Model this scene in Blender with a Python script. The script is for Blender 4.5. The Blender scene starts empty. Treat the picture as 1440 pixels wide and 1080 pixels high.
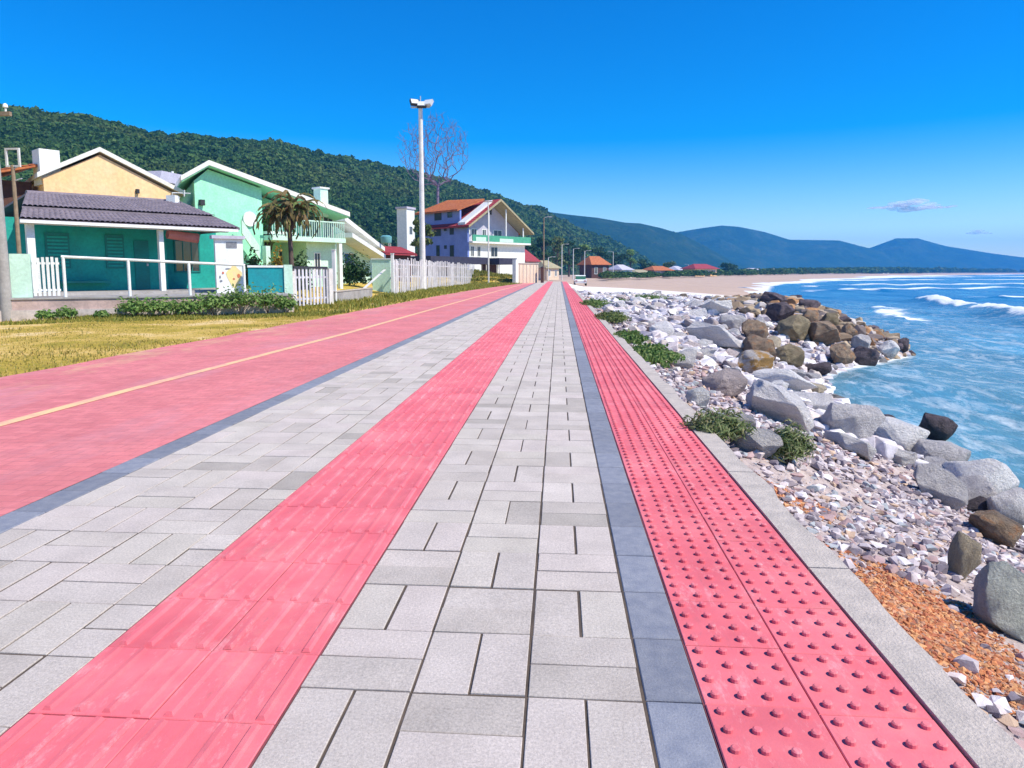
import bpy, bmesh, math, random
import numpy as np
from mathutils import Vector, Matrix
random.seed(7); RNG = np.random.default_rng(11)
R = math.radians
scn = bpy.context.scene
COL = scn.collection

# ------------------------------------------------------------------ camera
F, PITCH, EYE = 955.0, R(6.0), 1.45          # focal length in photo pixels (1440 wide)
YAW = math.atan(66 * math.cos(PITCH) / F)
SH = F * math.tan(PITCH) - 157.0
cr = np.array([math.cos(YAW), math.sin(YAW), 0.0])
cf = np.array([-math.sin(YAW) * math.cos(PITCH), math.cos(YAW) * math.cos(PITCH), -math.sin(PITCH)])
cu = np.array([-math.sin(YAW) * math.sin(PITCH), math.cos(YAW) * math.sin(PITCH), math.cos(PITCH)])
CAM = np.array([0, 0, EYE])
def ray(px, py):
    return cr * (px - 720) / F + cu * (540 + SH - py) / F + cf
def at(px, py, Y):                            # point seen at (px,py), Y metres along the promenade
    d = ray(px, py); return CAM + d * (Y / d[1])
def gnd(px, py, z=0.0):
    d = ray(px, py); return CAM + d * ((z - EYE) / d[2])
cam_d = bpy.data.cameras.new('camera'); cam = bpy.data.objects.new('camera', cam_d); COL.objects.link(cam)
cam.location = CAM; cam.rotation_euler = (math.pi / 2 - PITCH, 0, YAW)
cam_d.sensor_fit = 'HORIZONTAL'; cam_d.sensor_width = 36; cam_d.lens = 36 * F / 1440
cam_d.shift_y = SH / 1440
cam_d.clip_start = 0.05; cam_d.clip_end = 30000
scn.camera = cam

# ------------------------------------------------------------------ light
SUN_AZ, SUN_EL = R(108), R(50)
S = Vector((math.cos(SUN_EL) * math.sin(SUN_AZ), math.cos(SUN_EL) * math.cos(SUN_AZ), math.sin(SUN_EL)))
sd = bpy.data.lights.new('sun', 'SUN'); sd.energy = 5.0; sd.angle = R(0.5); sd.color = (1.0, 0.92, 0.765)
so = bpy.data.objects.new('sun', sd); COL.objects.link(so); so.rotation_euler = S.to_track_quat('Z', 'Y').to_euler()
so.location = (40, 20, 60)
w = bpy.data.worlds.new('World'); scn.world = w; w.use_nodes = True
nt = w.node_tree; nt.nodes.clear()
wo = nt.nodes.new('ShaderNodeOutputWorld'); bg = nt.nodes.new('ShaderNodeBackground')
sk = nt.nodes.new('ShaderNodeTexSky'); sk.sky_type = 'NISHITA'; sk.sun_disc = False
sk.sun_elevation = SUN_EL; sk.sun_rotation = SUN_AZ; sk.air_density = 1.0; sk.dust_density = 0.0; sk.ozone_density = 2.5; sk.altitude = 0
hs = nt.nodes.new('ShaderNodeHueSaturation'); hs.inputs['Saturation'].default_value = 1.75; hs.inputs['Hue'].default_value = 0.513
bg.inputs['Strength'].default_value = 0.15
nt.links.new(sk.outputs[0], hs.inputs['Color']); nt.links.new(hs.outputs[0], bg.inputs[0]); nt.links.new(bg.outputs[0], wo.inputs[0])
vs = scn.view_settings; vs.view_transform = 'Standard'; vs.look = 'None'; vs.exposure = 0.32; vs.gamma = 1; vs.use_curve_mapping = False
scn.cycles.max_bounces = 14; scn.cycles.diffuse_bounces = 4; scn.cycles.glossy_bounces = 3; scn.cycles.volume_bounces = 12; scn.cycles.transparent_max_bounces = 48

# ------------------------------------------------------------------ materials
class NT:
    def __init__(s, name):
        s.m = bpy.data.materials.new(name); s.m.use_nodes = True
        s.t = s.m.node_tree; s.b = s.t.nodes['Principled BSDF']; s.out = s.t.nodes['Material Output']
    def n(s, typ, **k):
        nd = s.t.nodes.new('ShaderNode' + typ)
        for a, v in k.items(): setattr(nd, a, v)
        return nd
    def l(s, a, b): s.t.links.new(a, b)
    def co(s):
        if not hasattr(s, '_co'): s._co = s.n('TexCoord').outputs['Object']
        return s._co
    def mapped(s, sc=(1, 1, 1), rot=(0, 0, 0)):
        mp = s.n('Mapping'); mp.inputs['Scale'].default_value = sc; mp.inputs['Rotation'].default_value = rot
        s.l(s.co(), mp.inputs[0]); return mp.outputs[0]
    def noise(s, scale, detail=6, rough=.6, vec=None, dist=0):
        t = s.n('TexNoise'); t.inputs['Scale'].default_value = scale; t.inputs['Detail'].default_value = detail
        t.inputs['Roughness'].default_value = rough; t.inputs['Distortion'].default_value = dist
        s.l(vec if vec else s.co(), t.inputs['Vector']); return t.outputs['Fac']
    def ramp(s, fac, stops, interp='LINEAR'):
        r = s.n('ValToRGB'); r.color_ramp.interpolation = interp; e = r.color_ramp.elements
        while len(e) < len(stops): e.new(0.5)
        for i, (p, c) in enumerate(stops):
            e[i].position = p; e[i].color = (*c, 1) if len(c) == 3 else c
        s.l(fac, r.inputs[0]); return r.outputs[0]
    def step(s, fac, a, b):
        mr = s.n('MapRange'); mr.inputs['From Min'].default_value = a; mr.inputs['From Max'].default_value = b
        s.l(fac, mr.inputs['Value']); return mr.outputs[0]
    def rng(s, fac, a, b, c, d):
        mr = s.n('MapRange')
        for k, v in zip(('From Min', 'From Max', 'To Min', 'To Max'), (a, b, c, d)): mr.inputs[k].default_value = v
        s.l(fac, mr.inputs['Value']); return mr.outputs[0]
    def mix(s, fac, a, b, mode='MIX'):
        m = s.n('Mix', data_type='RGBA', blend_type=mode)
        for sock, v in ((m.inputs[0], fac), (m.inputs[6], a), (m.inputs[7], b)):
            if hasattr(v, 'is_linked'): s.l(v, sock)
            elif isinstance(v, (int, float)): sock.default_value = v
            else: sock.default_value = (*v, 1)
        return m.outputs[2]
    def math(s, op, a, b=0):
        m = s.n('Math', operation=op)
        for i, v in enumerate((a, b)):
            if hasattr(v, 'is_linked'): s.l(v, m.inputs[i])
            else: m.inputs[i].default_value = v
        return m.outputs[0]
    def scalev(s, col, fac):
        h = s.n('HueSaturation'); s.l(col, h.inputs['Color']); s.l(fac, h.inputs['Value']); return h.outputs[0]
    def island(s): return s.n('NewGeometry').outputs['Random Per Island']
    def objrand(s): return s.n('ObjectInfo').outputs['Random']
    def attr(s, nm):
        a = s.n('Attribute'); a.attribute_name = nm; return a.outputs['Fac']
    def bump(s, h, strength=.3, dist=.02):
        b = s.n('Bump'); b.inputs['Strength'].default_value = strength; b.inputs['Distance'].default_value = dist
        s.l(h, b.inputs['Height']); s.l(b.outputs[0], s.b.inputs['Normal'])
    def fin(s, col, rough=.8, spec=.3):
        if hasattr(col, 'is_linked'): s.l(col, s.b.inputs['Base Color'])
        else: s.b.inputs['Base Color'].default_value = (*col, 1)
        if hasattr(rough, 'is_linked'): s.l(rough, s.b.inputs['Roughness'])
        else: s.b.inputs['Roughness'].default_value = rough
        s.b.inputs['Specular IOR Level'].default_value = spec
        return s.m

def simple(name, c1, c2=None, scale=4, rough=.75, bump=.15, bdist=.01, island=0, lo=.35, hi=.65, spec=.3, objvar=0, streak=0):
    t = NT(name)
    c2 = c2 or tuple(v * .72 for v in c1)
    n = t.noise(scale)
    col = t.mix(t.step(n, lo, hi), c1, c2)
    if streak:
        sk_ = t.step(t.noise(1.0, 7, .7, t.mapped((2.6, 2.6, .28))), .52, .68); blot = t.step(t.noise(.9, 8, .75), .56, .70)
        col = t.mix(t.math('MULTIPLY', t.math('MAXIMUM', sk_, blot), streak), col, tuple(v * .55 + .03 for v in c1))
    fine = t.noise(scale * 9, 4)
    col = t.scalev(col, t.rng(fine, .3, .7, .88, 1.12))
    if island: col = t.scalev(col, t.rng(t.island(), 0, 1, 1 - island, 1 + island))
    if objvar: col = t.scalev(col, t.rng(t.objrand(), 0, 1, 1 - objvar, 1 + objvar))
    if bump: t.bump(fine, bump, bdist)
    return t.fin(col, rough, spec)

M = {}
def paver_mat():
    t = NT('concrete_paver'); isl = t.island()
    col = t.ramp(isl, [(0, (.41, .365, .32)), (.1, (.50, .44, .39)), (.4, (.56, .495, .445)), (.6, (.585, .505, .46)), (.8, (.53, .475, .41)), (1, (.61, .54, .485))])
    col = t.scalev(col, t.rng(t.noise(95, 4, .85), .32, .68, .72, 1.24))
    col = t.scalev(col, t.rng(t.noise(3.5, 5), .3, .7, .88, 1.1))
    speck = t.step(t.noise(130, 3, .6), .62, .70)
    col = t.mix(t.math('MULTIPLY', speck, .45), col, (.16, .14, .125))
    stain = t.step(t.noise(7, 7, .7), .58, .72)
    col = t.mix(t.math('MULTIPLY', stain, .3), col, (.36, .32, .28))
    blot = t.step(t.noise(1.3, 9, .78), .50, .70)
    col = t.mix(t.math('MULTIPLY', blot, .28), col, (.40, .33, .275))
    t.bump(t.noise(70, 7, .82), .6, .008)
    return t.fin(col, .85, .25)
def tactile_mat():
    t = NT('pink_tactile_concrete'); isl = t.island()
    col = t.ramp(t.noise(2.3, 6), [(.3, (.64, .125, .155)), (.5, (.73, .16, .19)), (.7, (.80, .22, .24))])
    col = t.scalev(col, t.rng(isl, 0, 1, .9, 1.08))
    worn = t.step(t.noise(7, 9, .8, t.mapped((1.6, .6, 1))), .54, .68)
    col = t.mix(t.math('MULTIPLY', worn, .55), col, (.78, .42, .44))
    dirt = t.step(t.noise(11, 9, .82, t.mapped((1.5, .4, 1))), .56, .70)
    col = t.mix(t.math('MULTIPLY', dirt, .6), col, (.40, .13, .15))
    sandy = t.step(t.noise(1.1, 8, .78), .55, .72)
    col = t.mix(t.math('MULTIPLY', sandy, .4), col, (.62, .34, .30))
    chip = t.step(t.noise(5.5, 6, .85), .70, .72)
    col = t.mix(t.math('MULTIPLY', chip, .8), col, (.74, .68, .64))
    t.bump(t.noise(120, 4, .7), .3, .005)
    return t.fin(col, .7, .3)
def cycle_mat():
    t = NT('red_cycleway')
    br = t.n('TexBrick'); br.offset = .5
    for k, v in (('Scale', 1.0), ('Mortar Size', .006), ('Brick Width', .22), ('Row Height', .11), ('Mortar Smooth', .3)): br.inputs[k].default_value = v
    br.inputs['Color1'].default_value = (.60, .175, .185, 1); br.inputs['Color2'].default_value = (.72, .235, .235, 1); br.inputs['Mortar'].default_value = (.47, .15, .165, 1)
    t.l(t.co(), br.inputs['Vector'])
    col = t.scalev(t.mix(.35, br.outputs[0], (.68, .215, .22)), t.rng(t.noise(.5, 7, .65), .3, .7, .84, 1.14))
    col = t.scalev(col, t.rng(t.noise(9, 8, .75, t.mapped((1, .5, 1))), .3, .7, .85, 1.14))
    grey = t.step(t.noise(.8, 6, .7, t.mapped((1, .3, 1))), .5, .72)
    col = t.mix(t.math('MULTIPLY', grey, .5), col, (.52, .28, .33))
    sx = t.n('SeparateXYZ'); t.l(t.co(), sx.inputs[0])
    edge = t.step(sx.outputs[0], -5.8, -7.6)            # sand blown on from the verge
    sand = t.math('MULTIPLY', t.step(t.noise(1.6, 7, .7, t.mapped((1, .45, 1))), .50, .64), edge)
    col = t.mix(t.math('MULTIPLY', sand, .8), col, (.66, .42, .24))
    t.bump(t.noise(150, 4, .7), .3, .005)
    return t.fin(col, .8, .25)
def ground_mat():
    t = NT('ground_cover')
    soil = t.ramp(t.noise(7, 10, .8), [(.32, (.20, .16, .155)), (.5, (.44, .36, .34)), (.66, (.62, .52, .48))])
    g = t.ramp(t.noise(.42, 9, .72), [(.32, (.20, .19, .03)), (.44, (.40, .30, .05)), (.54, (.58, .40, .11)), (.64, (.74, .56, .30))])
    g = t.scalev(g, t.rng(t.noise(18, 5, .7), .3, .7, .75, 1.25))
    s = t.ramp(t.noise(.25, 8, .65), [(.3, (.44, .32, .25)), (.6, (.52, .39, .31)), (.8, (.56, .44, .37))])
    pale = t.attr('pale')
    s = t.mix(pale, s, (.82, .78, .74))
    col = t.mix(t.attr('grass'), soil, g); col = t.mix(t.attr('sand'), col, s)
    t.bump(t.noise(9, 8, .75), .5, .05)
    return t.fin(col, .95, .1)
def sea_mat():
    t = NT('sea_water')
    deep = t.attr('deep'); foam = t.attr('foam')
    base = t.mix(deep, (.10, .235, .285), (.014, .135, .30))
    sw = t.noise(.22, 6, .6, t.mapped((1, .45, 1), (0, 0, .35)))
    base = t.mix(t.math('MULTIPLY', t.step(sw, .5, .68), .7), base, (.10, .36, .52))
    near = t.math('SUBTRACT', 1, t.step(deep, .25, .95))
    st = t.noise(1.5, 9, .72, t.mapped((1.1, .55, 1), (0, 0, .3)), .5)
    streak = t.math('MULTIPLY', t.step(st, .48, .68), t.math('MULTIPLY', near, .6))
    fb = t.noise(2.6, 9, .75)
    thr = t.math('SUBTRACT', t.math('ADD', foam, t.math('MULTIPLY', fb, .9)), .78)
    fm = t.step(thr, 0, .28)
    fm = t.math('MAXIMUM', fm, streak)
    col = t.mix(fm, base, (.80, .84, .86))
    rip = t.math('ADD', t.noise(5.5, 6, .65, t.mapped((1.3, .6, 1), (0, 0, .3))), t.math('MULTIPLY', t.noise(.9, 5, .6, t.mapped((1.5, .6, 1), (0, 0, .3))), 2.2))
    t.bump(rip, .55, .10)
    t.b.inputs['IOR'].default_value = 1.33
    return t.fin(col, t.rng(fm, 0, 1, .22, .75), .5)
def rock_mat(name, c, sc=2.2, lich=None, lichamt=.6, lo=.55, dark=.45):
    t = NT(name)
    n = t.noise(sc, 8, .68)
    a, b = c
    col = t.mix(t.step(n, .36, .64), a, b)
    col = t.scalev(col, t.rng(t.noise(sc * 11, 6, .75), .3, .7, .78, 1.25))
    col = t.scalev(col, t.rng(t.objrand(), 0, 1, .88, 1.15))
    cr_ = t.step(t.noise(sc * 2.0, 10, .82, t.mapped((1, 1, 2.2))), .60, .68)
    col = t.mix(t.math('MULTIPLY', cr_, dark), col, tuple(v * .35 for v in a))
    sz = t.n('SeparateXYZ'); t.l(t.n('NewGeometry').outputs['Position'], sz.inputs[0])          # tide line: wet, darker stone
    wl = t.step(t.math('ADD', sz.outputs[2], t.math('MULTIPLY', t.noise(sc * 3, 5, .7), .5)), -1.32, -1.62)
    col = t.mix(t.math('MULTIPLY', wl, .62), col, (.05, .045, .045))
    if lich:
        col = t.mix(t.math('MULTIPLY', t.step(t.noise(sc * .8, 7, .7), lo, lo + .1), lichamt), col, lich)
    t.bump(t.math('ADD', t.noise(sc * 6, 9, .72), t.math('MULTIPLY', n, 1.4)), 1.0, .12)
    return t.fin(col, .85, .25)
def leaf_mat(name, stops, rough=.6, trans=.25):
    t = NT(name)
    col = t.ramp(t.island(), stops)
    t.b.inputs['Transmission Weight'].default_value = 0
    m = t.fin(col, rough, .25)
    tr = t.n('BsdfTranslucent'); t.l(t.scalev(col, t.rng(t.island(), 0, 1, 1.0, 1.3)), tr.inputs[0])
    mx = t.n('MixShader'); mx.inputs[0].default_value = trans
    t.l(t.b.outputs[0], mx.inputs[1]); t.l(tr.outputs[0], mx.inputs[2]); t.l(mx.outputs[0], t.out.inputs[0])
    return m
def forest_mat(name, stops):
    t = NT(name); col = t.ramp(t.island(), stops)
    patch = t.noise(.016, 6, .65)
    col = t.mix(t.step(patch, .50, .66), col, t.mix(.5, col, (.15, .16, .05))); col = t.mix(t.step(patch, .48, .34), col, t.mix(.6, col, (.02, .075, .04)))
    brown = t.step(t.noise(.05, 4, .6), .66, .74); col = t.mix(t.math('MULTIPLY', brown, .55), col, (.13, .095, .075))
    m = t.fin(col, .85, .1); tr = t.n('BsdfTranslucent'); t.l(col, tr.inputs[0]); mx = t.n('MixShader'); mx.inputs[0].default_value = .3
    t.l(t.b.outputs[0], mx.inputs[1]); t.l(tr.outputs[0], mx.inputs[2]); t.l(mx.outputs[0], t.out.inputs[0]); return m
def hill_mat(name, scale, stops):
    t = NT(name)
    n = t.math('ADD', t.math('MULTIPLY', t.noise(scale, 8, .7), .6), t.math('MULTIPLY', t.noise(scale * 9, 8, .75), .4))
    col = t.ramp(n, stops)
    t.bump(t.noise(scale * 7, 9, .75), 1.0, 6)
    return t.fin(col, .95, .05)

M['paver'] = paver_mat(); M['tactile'] = tactile_mat(); M['cycle'] = cycle_mat(); M['ground'] = ground_mat(); M['sea'] = sea_mat()
M['bed'] = simple('joint_sand', (.125, .095, .075), (.06, .048, .04), 6, .95)
M['pinkbed'] = simple('tactile_joint', (.26, .07, .085), (.17, .05, .06), 6, .95)
M['border'] = simple('slate_blue_paver', (.19, .205, .255), (.255, .265, .305), 14, .85, .5, .006, island=.13)
M['yellow'] = simple('yellow_line_paint', (.86, .54, .28), (.76, .33, .28), 4, .8, .1, lo=.42, hi=.68)
M['kerb'] = simple('kerb_concrete', (.55, .48, .42), (.43, .38, .34), 9, .92, .7, .01, streak=0.30)
M['white'] = simple('white_paint', (.82, .83, .82), (.70, .73, .72), 3, .6, .08, streak=0.15)
M['offwhite'] = simple('weathered_white_paint', (.72, .71, .69), (.55, .53, .52), 2.5, .75, .15, streak=0.30)
M['pickets'] = simple('weathered_fence_boards', (.70, .68, .69), (.48, .46, .48), 2.2, .8, .2, island=.22)
M['greypick'] = simple('grey_boards', (.62, .62, .68), (.46, .46, .52), 2.5, .8, .2, island=.2)
M['teal'] = simple('teal_wall_paint', (.015, .37, .31), (.012, .30, .26), 1.3, .7, .1, streak=0.30)
M['tealdark'] = simple('dark_teal_shutter', (.008, .22, .20), (.008, .17, .16), 2, .55, .1)
M['tealwall'] = simple('blue_teal_plaster', (.01, .30, .34), (.02, .24, .28), 1.5, .75, .15, streak=0.35)
M['mint'] = simple('mint_plaster', (.36, .80, .58), (.30, .73, .51), 1.0, .8, .12, streak=0.22)
M['mintpale'] = simple('pale_mint_plaster', (.58, .80, .68), (.50, .72, .60), 1.2, .8, .12, streak=0.25)
M['peach'] = simple('peach_plaster', (.88, .55, .27), (.88, .60, .35), .7, .85, .12, streak=0.20)
M['roofgrey'] = simple('mauve_grey_roof_tile', (.25, .21, .245), (.165, .14, .165), 2.6, .8, .3)
M['rooforange'] = simple('orange_clay_tile', (.50, .17, .06), (.36, .10, .04), 2.0, .8, .3)
M['roofred'] = simple('red_clay_tile', (.36, .05, .06), (.25, .035, .05), 2.0, .8, .3)
M['roofwhite'] = simple('white_roof_edge', (.80, .80, .76), (.66, .67, .64), 1.2, .7, .1, streak=0.30)
M['rooflilac'] = simple('pale_lilac_roof', (.52, .50, .60), (.44, .42, .52), 1.2, .7, .1)
M['rooflime'] = simple('weathered_roof_edge', (.42, .36, .22), (.30, .27, .17), 2.0, .8, .2)
M['glass'] = simple('window_glass', (.03, .04, .05), (.05, .06, .07), 1.0, .08, 0, spec=.6)
M['dark'] = simple('dark_metal', (.045, .05, .06), (.03, .03, .035), 4, .55, .1)
M['navy'] = simple('navy_awning', (.035, .033, .065), (.05, .05, .085), 2, .8, .1)
M['salmon'] = simple('salmon_awning', (.55, .19, .15), (.44, .14, .12), 2, .8, .1)
M['concrete'] = simple('grey_concrete', (.42, .40, .39), (.30, .28, .27), 1.4, .9, .4, streak=0.40)
M['pinkwall'] = simple('pinkish_retaining_plaster', (.58, .42, .38), (.40, .30, .27), 1.6, .9, .5, streak=0.55)
M['greywall'] = simple('pale_stained_plaster', (.64, .56, .52), (.42, .37, .34), 1.8, .9, .5, streak=0.60)
M['beige'] = simple('beige_plaster', (.72, .58, .44), (.62, .48, .36), 1.2, .9, .2, streak=0.30)
M['shadeblue'] = simple('shade_tinted_white_plaster', (.20, .27, .62), (.16, .22, .54), .7, .85, .1, streak=0.25)  # blue shade on a white side wall, put into the base colour
M['greenbal'] = simple('green_balcony_paint', (.08, .38, .24), (.06, .30, .20), 1.5, .7, .1)
M['metal'] = simple('galvanised_steel', (.52, .53, .55), (.40, .41, .43), 3, .45, .05, spec=.5)
M['pole'] = simple('white_concrete_pole', (.74, .73, .72), (.60, .59, .58), 1.5, .8, .1)
M['wood'] = simple('weathered_wood', (.33, .25, .17), (.22, .16, .11), 5, .85, .3)
M['brown'] = simple('dark_brown_wood', (.12, .055, .045), (.08, .04, .03), 5, .85, .3)
M['bark'] = simple('bark', (.14, .10, .085), (.08, .06, .05), 5, .95, .6, .03)
M['twig'] = simple('greyish_bark', (.22, .17, .26), (.17, .13, .20), 4, .95, .3)
M['tank'] = simple('teal_water_tank', (.15, .38, .42), (.12, .32, .36), 2, .5, .05)
M['carwhite'] = simple('white_car_paint', (.80, .81, .80), (.78, .79, .78), 1, .25, 0, spec=.6)
M['carglass'] = simple('green_tinted_glass', (.05, .16, .09), (.05, .14, .08), 1, .08, 0, spec=.7)
M['rubber'] = simple('black_rubber', (.02, .02, .022), None, 5, .8, .1)
M['lampglass'] = simple('lamp_glass', (.75, .78, .80), (.68, .70, .72), 2, .15, 0, spec=.6)
M['panelyellow'] = simple('yellow_painted_panel', (.82, .70, .28), (.80, .62, .36), 6, .6, .05)
M['panelorange'] = simple('orange_painted_mark', (.65, .20, .10), (.5, .12, .08), 6, .6, .05)
M['slate'] = simple('grey_lettering_panel', (.16, .17, .20), (.24, .25, .28), 12, .6, .05)

M['rockpale'] = rock_mat('pale_lilac_granite', ((.70, .66, .67), (.86, .82, .81)), 2.0, dark=.4)
M['rockwhite'] = rock_mat('bleached_granite', ((.80, .77, .77), (.90, .87, .85)), 1.6, dark=.25)
M['rockgrey'] = rock_mat('grey_granite', ((.54, .51, .53), (.74, .70, .70)), 2.2, dark=.45)
M['rockpink'] = rock_mat('pinkish_granite', ((.56, .46, .45), (.74, .62, .60)), 2.4, dark=.4)
M['rockbrown'] = rock_mat('brown_weathered_rock', ((.20, .14, .10), (.42, .31, .22)), 2.4, (.52, .22, .08), .6, .52, .6)
M['rockolive'] = rock_mat('olive_brown_rock', ((.19, .15, .09), (.38, .31, .20)), 2.4, (.42, .30, .20), .6, .54, .6)
M['rockdark'] = rock_mat('dark_purplish_rock', ((.06, .048, .058), (.19, .15, .17)), 2.6)
M['rocklich'] = rock_mat('pale_rock_with_orange_lichen', ((.50, .46, .44), (.62, .57, .54)), 1.7, (.50, .27, .06), .9, .43)
M['rocktan'] = rock_mat('tan_rock', ((.52, .42, .30), (.66, .56, .42)), 2.2)
M['rockgreen'] = rock_mat('grey_green_boulder', ((.56, .59, .54), (.74, .76, .70)), 1.8)
def rubble_mat(name, stops):
    t = NT(name); col = t.ramp(t.island(), stops, 'CONSTANT')
    col = t.scalev(col, t.rng(t.noise(14, 6, .7), .3, .7, .75, 1.2)); t.bump(t.noise(40, 5, .7), .5, .01)
    return t.fin(col, .9, .2)
M['rubble'] = rubble_mat('mixed_rubble', [(0, (.50, .44, .46)), (.16, (.30, .25, .27)), (.32, (.62, .53, .52)), (.48, (.46, .32, .31)), (.60, (.74, .69, .70)), (.72, (.20, .17, .20)), (.84, (.40, .42, .44)), (.93, (.56, .40, .29))])
M['riprap'] = rubble_mat('pale_riprap', [(0, (.60, .56, .60)), (.2, (.72, .68, .69)), (.42, (.48, .45, .49)), (.55, (.66, .57, .56)), (.68, (.78, .75, .75)), (.82, (.38, .35, .40)), (.92, (.58, .50, .44))])
M['ripbrown'] = rubble_mat('brown_riprap', [(0, (.26, .19, .13)), (.25, (.36, .28, .19)), (.45, (.20, .16, .15)), (.6, (.46, .36, .26)), (.74, (.40, .22, .11)), (.84, (.13, .10, .11)), (.93, (.56, .50, .46))])
M['orangerub'] = rubble_mat('broken_brick_rubble', [(0, (.58, .23, .10)), (.3, (.44, .15, .08)), (.5, (.66, .34, .16)), (.72, (.52, .28, .17)), (.9, (.36, .20, .14))])
M['forest'] = forest_mat('forest_foliage', [(0, (.045, .105, .038)), (.4, (.065, .14, .045)), (.75, (.09, .175, .05)), (1, (.14, .20, .065))])
M['leaf'] = leaf_mat('green_leaves', [(0, (.08, .17, .035)), (.5, (.15, .27, .06)), (1, (.30, .40, .13))])
M['leafdark'] = leaf_mat('dark_green_leaves', [(0, (.018, .05, .018)), (.5, (.03, .08, .025)), (1, (.06, .12, .035))])
M['leafbush'] = leaf_mat('coastal_bush_leaves', [(0, (.05, .09, .02)), (.5, (.12, .17, .045)), (.85, (.20, .24, .08)), (1, (.28, .23, .11))])
M['leafgrey'] = leaf_mat('spiky_coastal_leaves', [(0, (.08, .12, .035)), (.5, (.17, .22, .08)), (.85, (.28, .31, .15)), (1, (.34, .28, .15))])
M['leafcover'] = leaf_mat('creeping_green_leaves', [(0, (.06, .13, .025)), (.5, (.12, .21, .05)), (1, (.24, .29, .10))])
M['frond'] = leaf_mat('dry_fronds', [(0, (.08, .09, .03)), (.4, (.20, .14, .06)), (.75, (.13, .19, .05)), (1, (.34, .19, .09))])
M['flower'] = leaf_mat('yellow_orange_leaves', [(0, (.45, .22, .02)), (.5, (.55, .32, .05)), (1, (.30, .34, .06))])
M['straw'] = leaf_mat('dry_grass_blades', [(0, (.22, .20, .04)), (.4, (.38, .29, .07)), (.75, (.52, .38, .13)), (1, (.16, .20, .04))])
M['turf'] = leaf_mat('green_grass_blades', [(0, (.12, .16, .025)), (.5, (.24, .25, .04)), (1, (.40, .34, .08))])
M['hillnear'] = hill_mat('hillside_undergrowth', .02, [(.35, (.02, .05, .02)), (.5, (.045, .085, .03)), (.65, (.10, .10, .04))])
M['hillfar'] = hill_mat('far_hill_forest', .012, [(.35, (.006, .025, .018)), (.5, (.018, .05, .028)), (.62, (.05, .075, .04))])

# ------------------------------------------------------------------ mesh helpers
class MB:
    def __init__(s): s.v = []; s.f = []
    def add(s, vs_, fs_):
        o = len(s.v); s.v += [tuple(float(c) for c in p) for p in vs_]; s.f += [tuple(i + o for i in f) for f in fs_]; return s
    def hexa(s, p):                           # p: 4 bottom, 4 top (ccw from above)
        return s.add(p, [(3, 2, 1, 0), (4, 5, 6, 7), (0, 1, 5, 4), (1, 2, 6, 5), (2, 3, 7, 6), (3, 0, 4, 7)])
    def box(s, c, size, rz=0):
        x, y, z = c; a, b, h = [v / 2 for v in size]; k, q = math.cos(rz), math.sin(rz)
        P = []
        for dz in (-h, h):
            for dx, dy in ((-a, -b), (a, -b), (a, b), (-a, b)):
                P.append((x + dx * k - dy * q, y + dx * q + dy * k, z + dz))
        return s.hexa(P)
    def slab(s, pts, th):                     # planar polygon given thickness downwards
        n = len(pts); lo = [(p[0], p[1], p[2] - th) for p in pts]
        fs_ = [tuple(range(n)), tuple(range(2 * n - 1, n - 1, -1))]
        for i in range(n):
            j = (i + 1) % n; fs_.append((i, i + n, j + n, j))
        return s.add(list(pts) + lo, fs_)
    def prism(s, poly, vec):                  # polygon swept along a vector
        n = len(poly); b = [tuple(p[i] + vec[i] for i in range(3)) for p in poly]
        fs_ = [tuple(range(n - 1, -1, -1)), tuple(range(n, 2 * n))]
        for i in range(n):
            j = (i + 1) % n; fs_.append((i, j, j + n, i + n))
        return s.add(list(poly) + b, fs_)
    def tube(s, pts, rad, n=8, cap=True):
        pts = [Vector(p) for p in pts]
        if not hasattr(rad, '__len__'): rad = [rad] * len(pts)
        V = []; Fc = []; ref = Vector((0, 0, 1))
        for i, p in enumerate(pts):
            d = (pts[min(i + 1, len(pts) - 1)] - pts[max(i - 1, 0)]).normalized()
            r_ = ref if abs(d.z) < .95 else Vector((1, 0, 0))
            a = d.cross(r_).normalized(); b = d.cross(a).normalized()
            for k in range(n):
                t = 2 * math.pi * k / n; V.append(p + (a * math.cos(t) + b * math.sin(t)) * rad[i])
        for i in range(len(pts) - 1):
            for k in range(n):
                q = (k + 1) % n; Fc.append((i * n + k, i * n + q, (i + 1) * n + q, (i + 1) * n + k))
        if cap:
            Fc.append(tuple(range(n - 1, -1, -1))); Fc.append(tuple(range((len(pts) - 1) * n, len(pts) * n)))
        return s.add(V, Fc)
    def np(s): return np.array(s.v, float), s.f

def mesh_np(name, v, f, smooth=False):
    """v (N,3); f (M,k) array of equal polygons or a list of tuples"""
    me = bpy.data.meshes.new(name); v = np.asarray(v, np.float32)
    if isinstance(f, np.ndarray):
        k = f.shape[1]; m = f.shape[0]
        me.vertices.add(len(v)); me.vertices.foreach_set('co', v.ravel())
        me.loops.add(m * k); me.loops.foreach_set('vertex_index', f.astype(np.int32).ravel())
        me.polygons.add(m); me.polygons.foreach_set('loop_start', np.arange(0, m * k, k, dtype=np.int32))
        me.polygons.foreach_set('loop_total', np.full(m, k, np.int32))
        me.update(calc_edges=True)
    else:
        me.from_pydata([tuple(p) for p in v], [], f); me.update()
    me.polygons.foreach_set('use_smooth', np.full(len(me.polygons), bool(smooth)))
    return me
def link(name, me, m, parent=None, loc=(0, 0, 0)):
    o = bpy.data.objects.new(name, me); COL.objects.link(o)
    if m is not None and len(me.materials) == 0: me.materials.append(M[m] if isinstance(m, str) else m)
    o.location = loc
    if parent is not None: o.parent = parent
    return o
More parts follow.
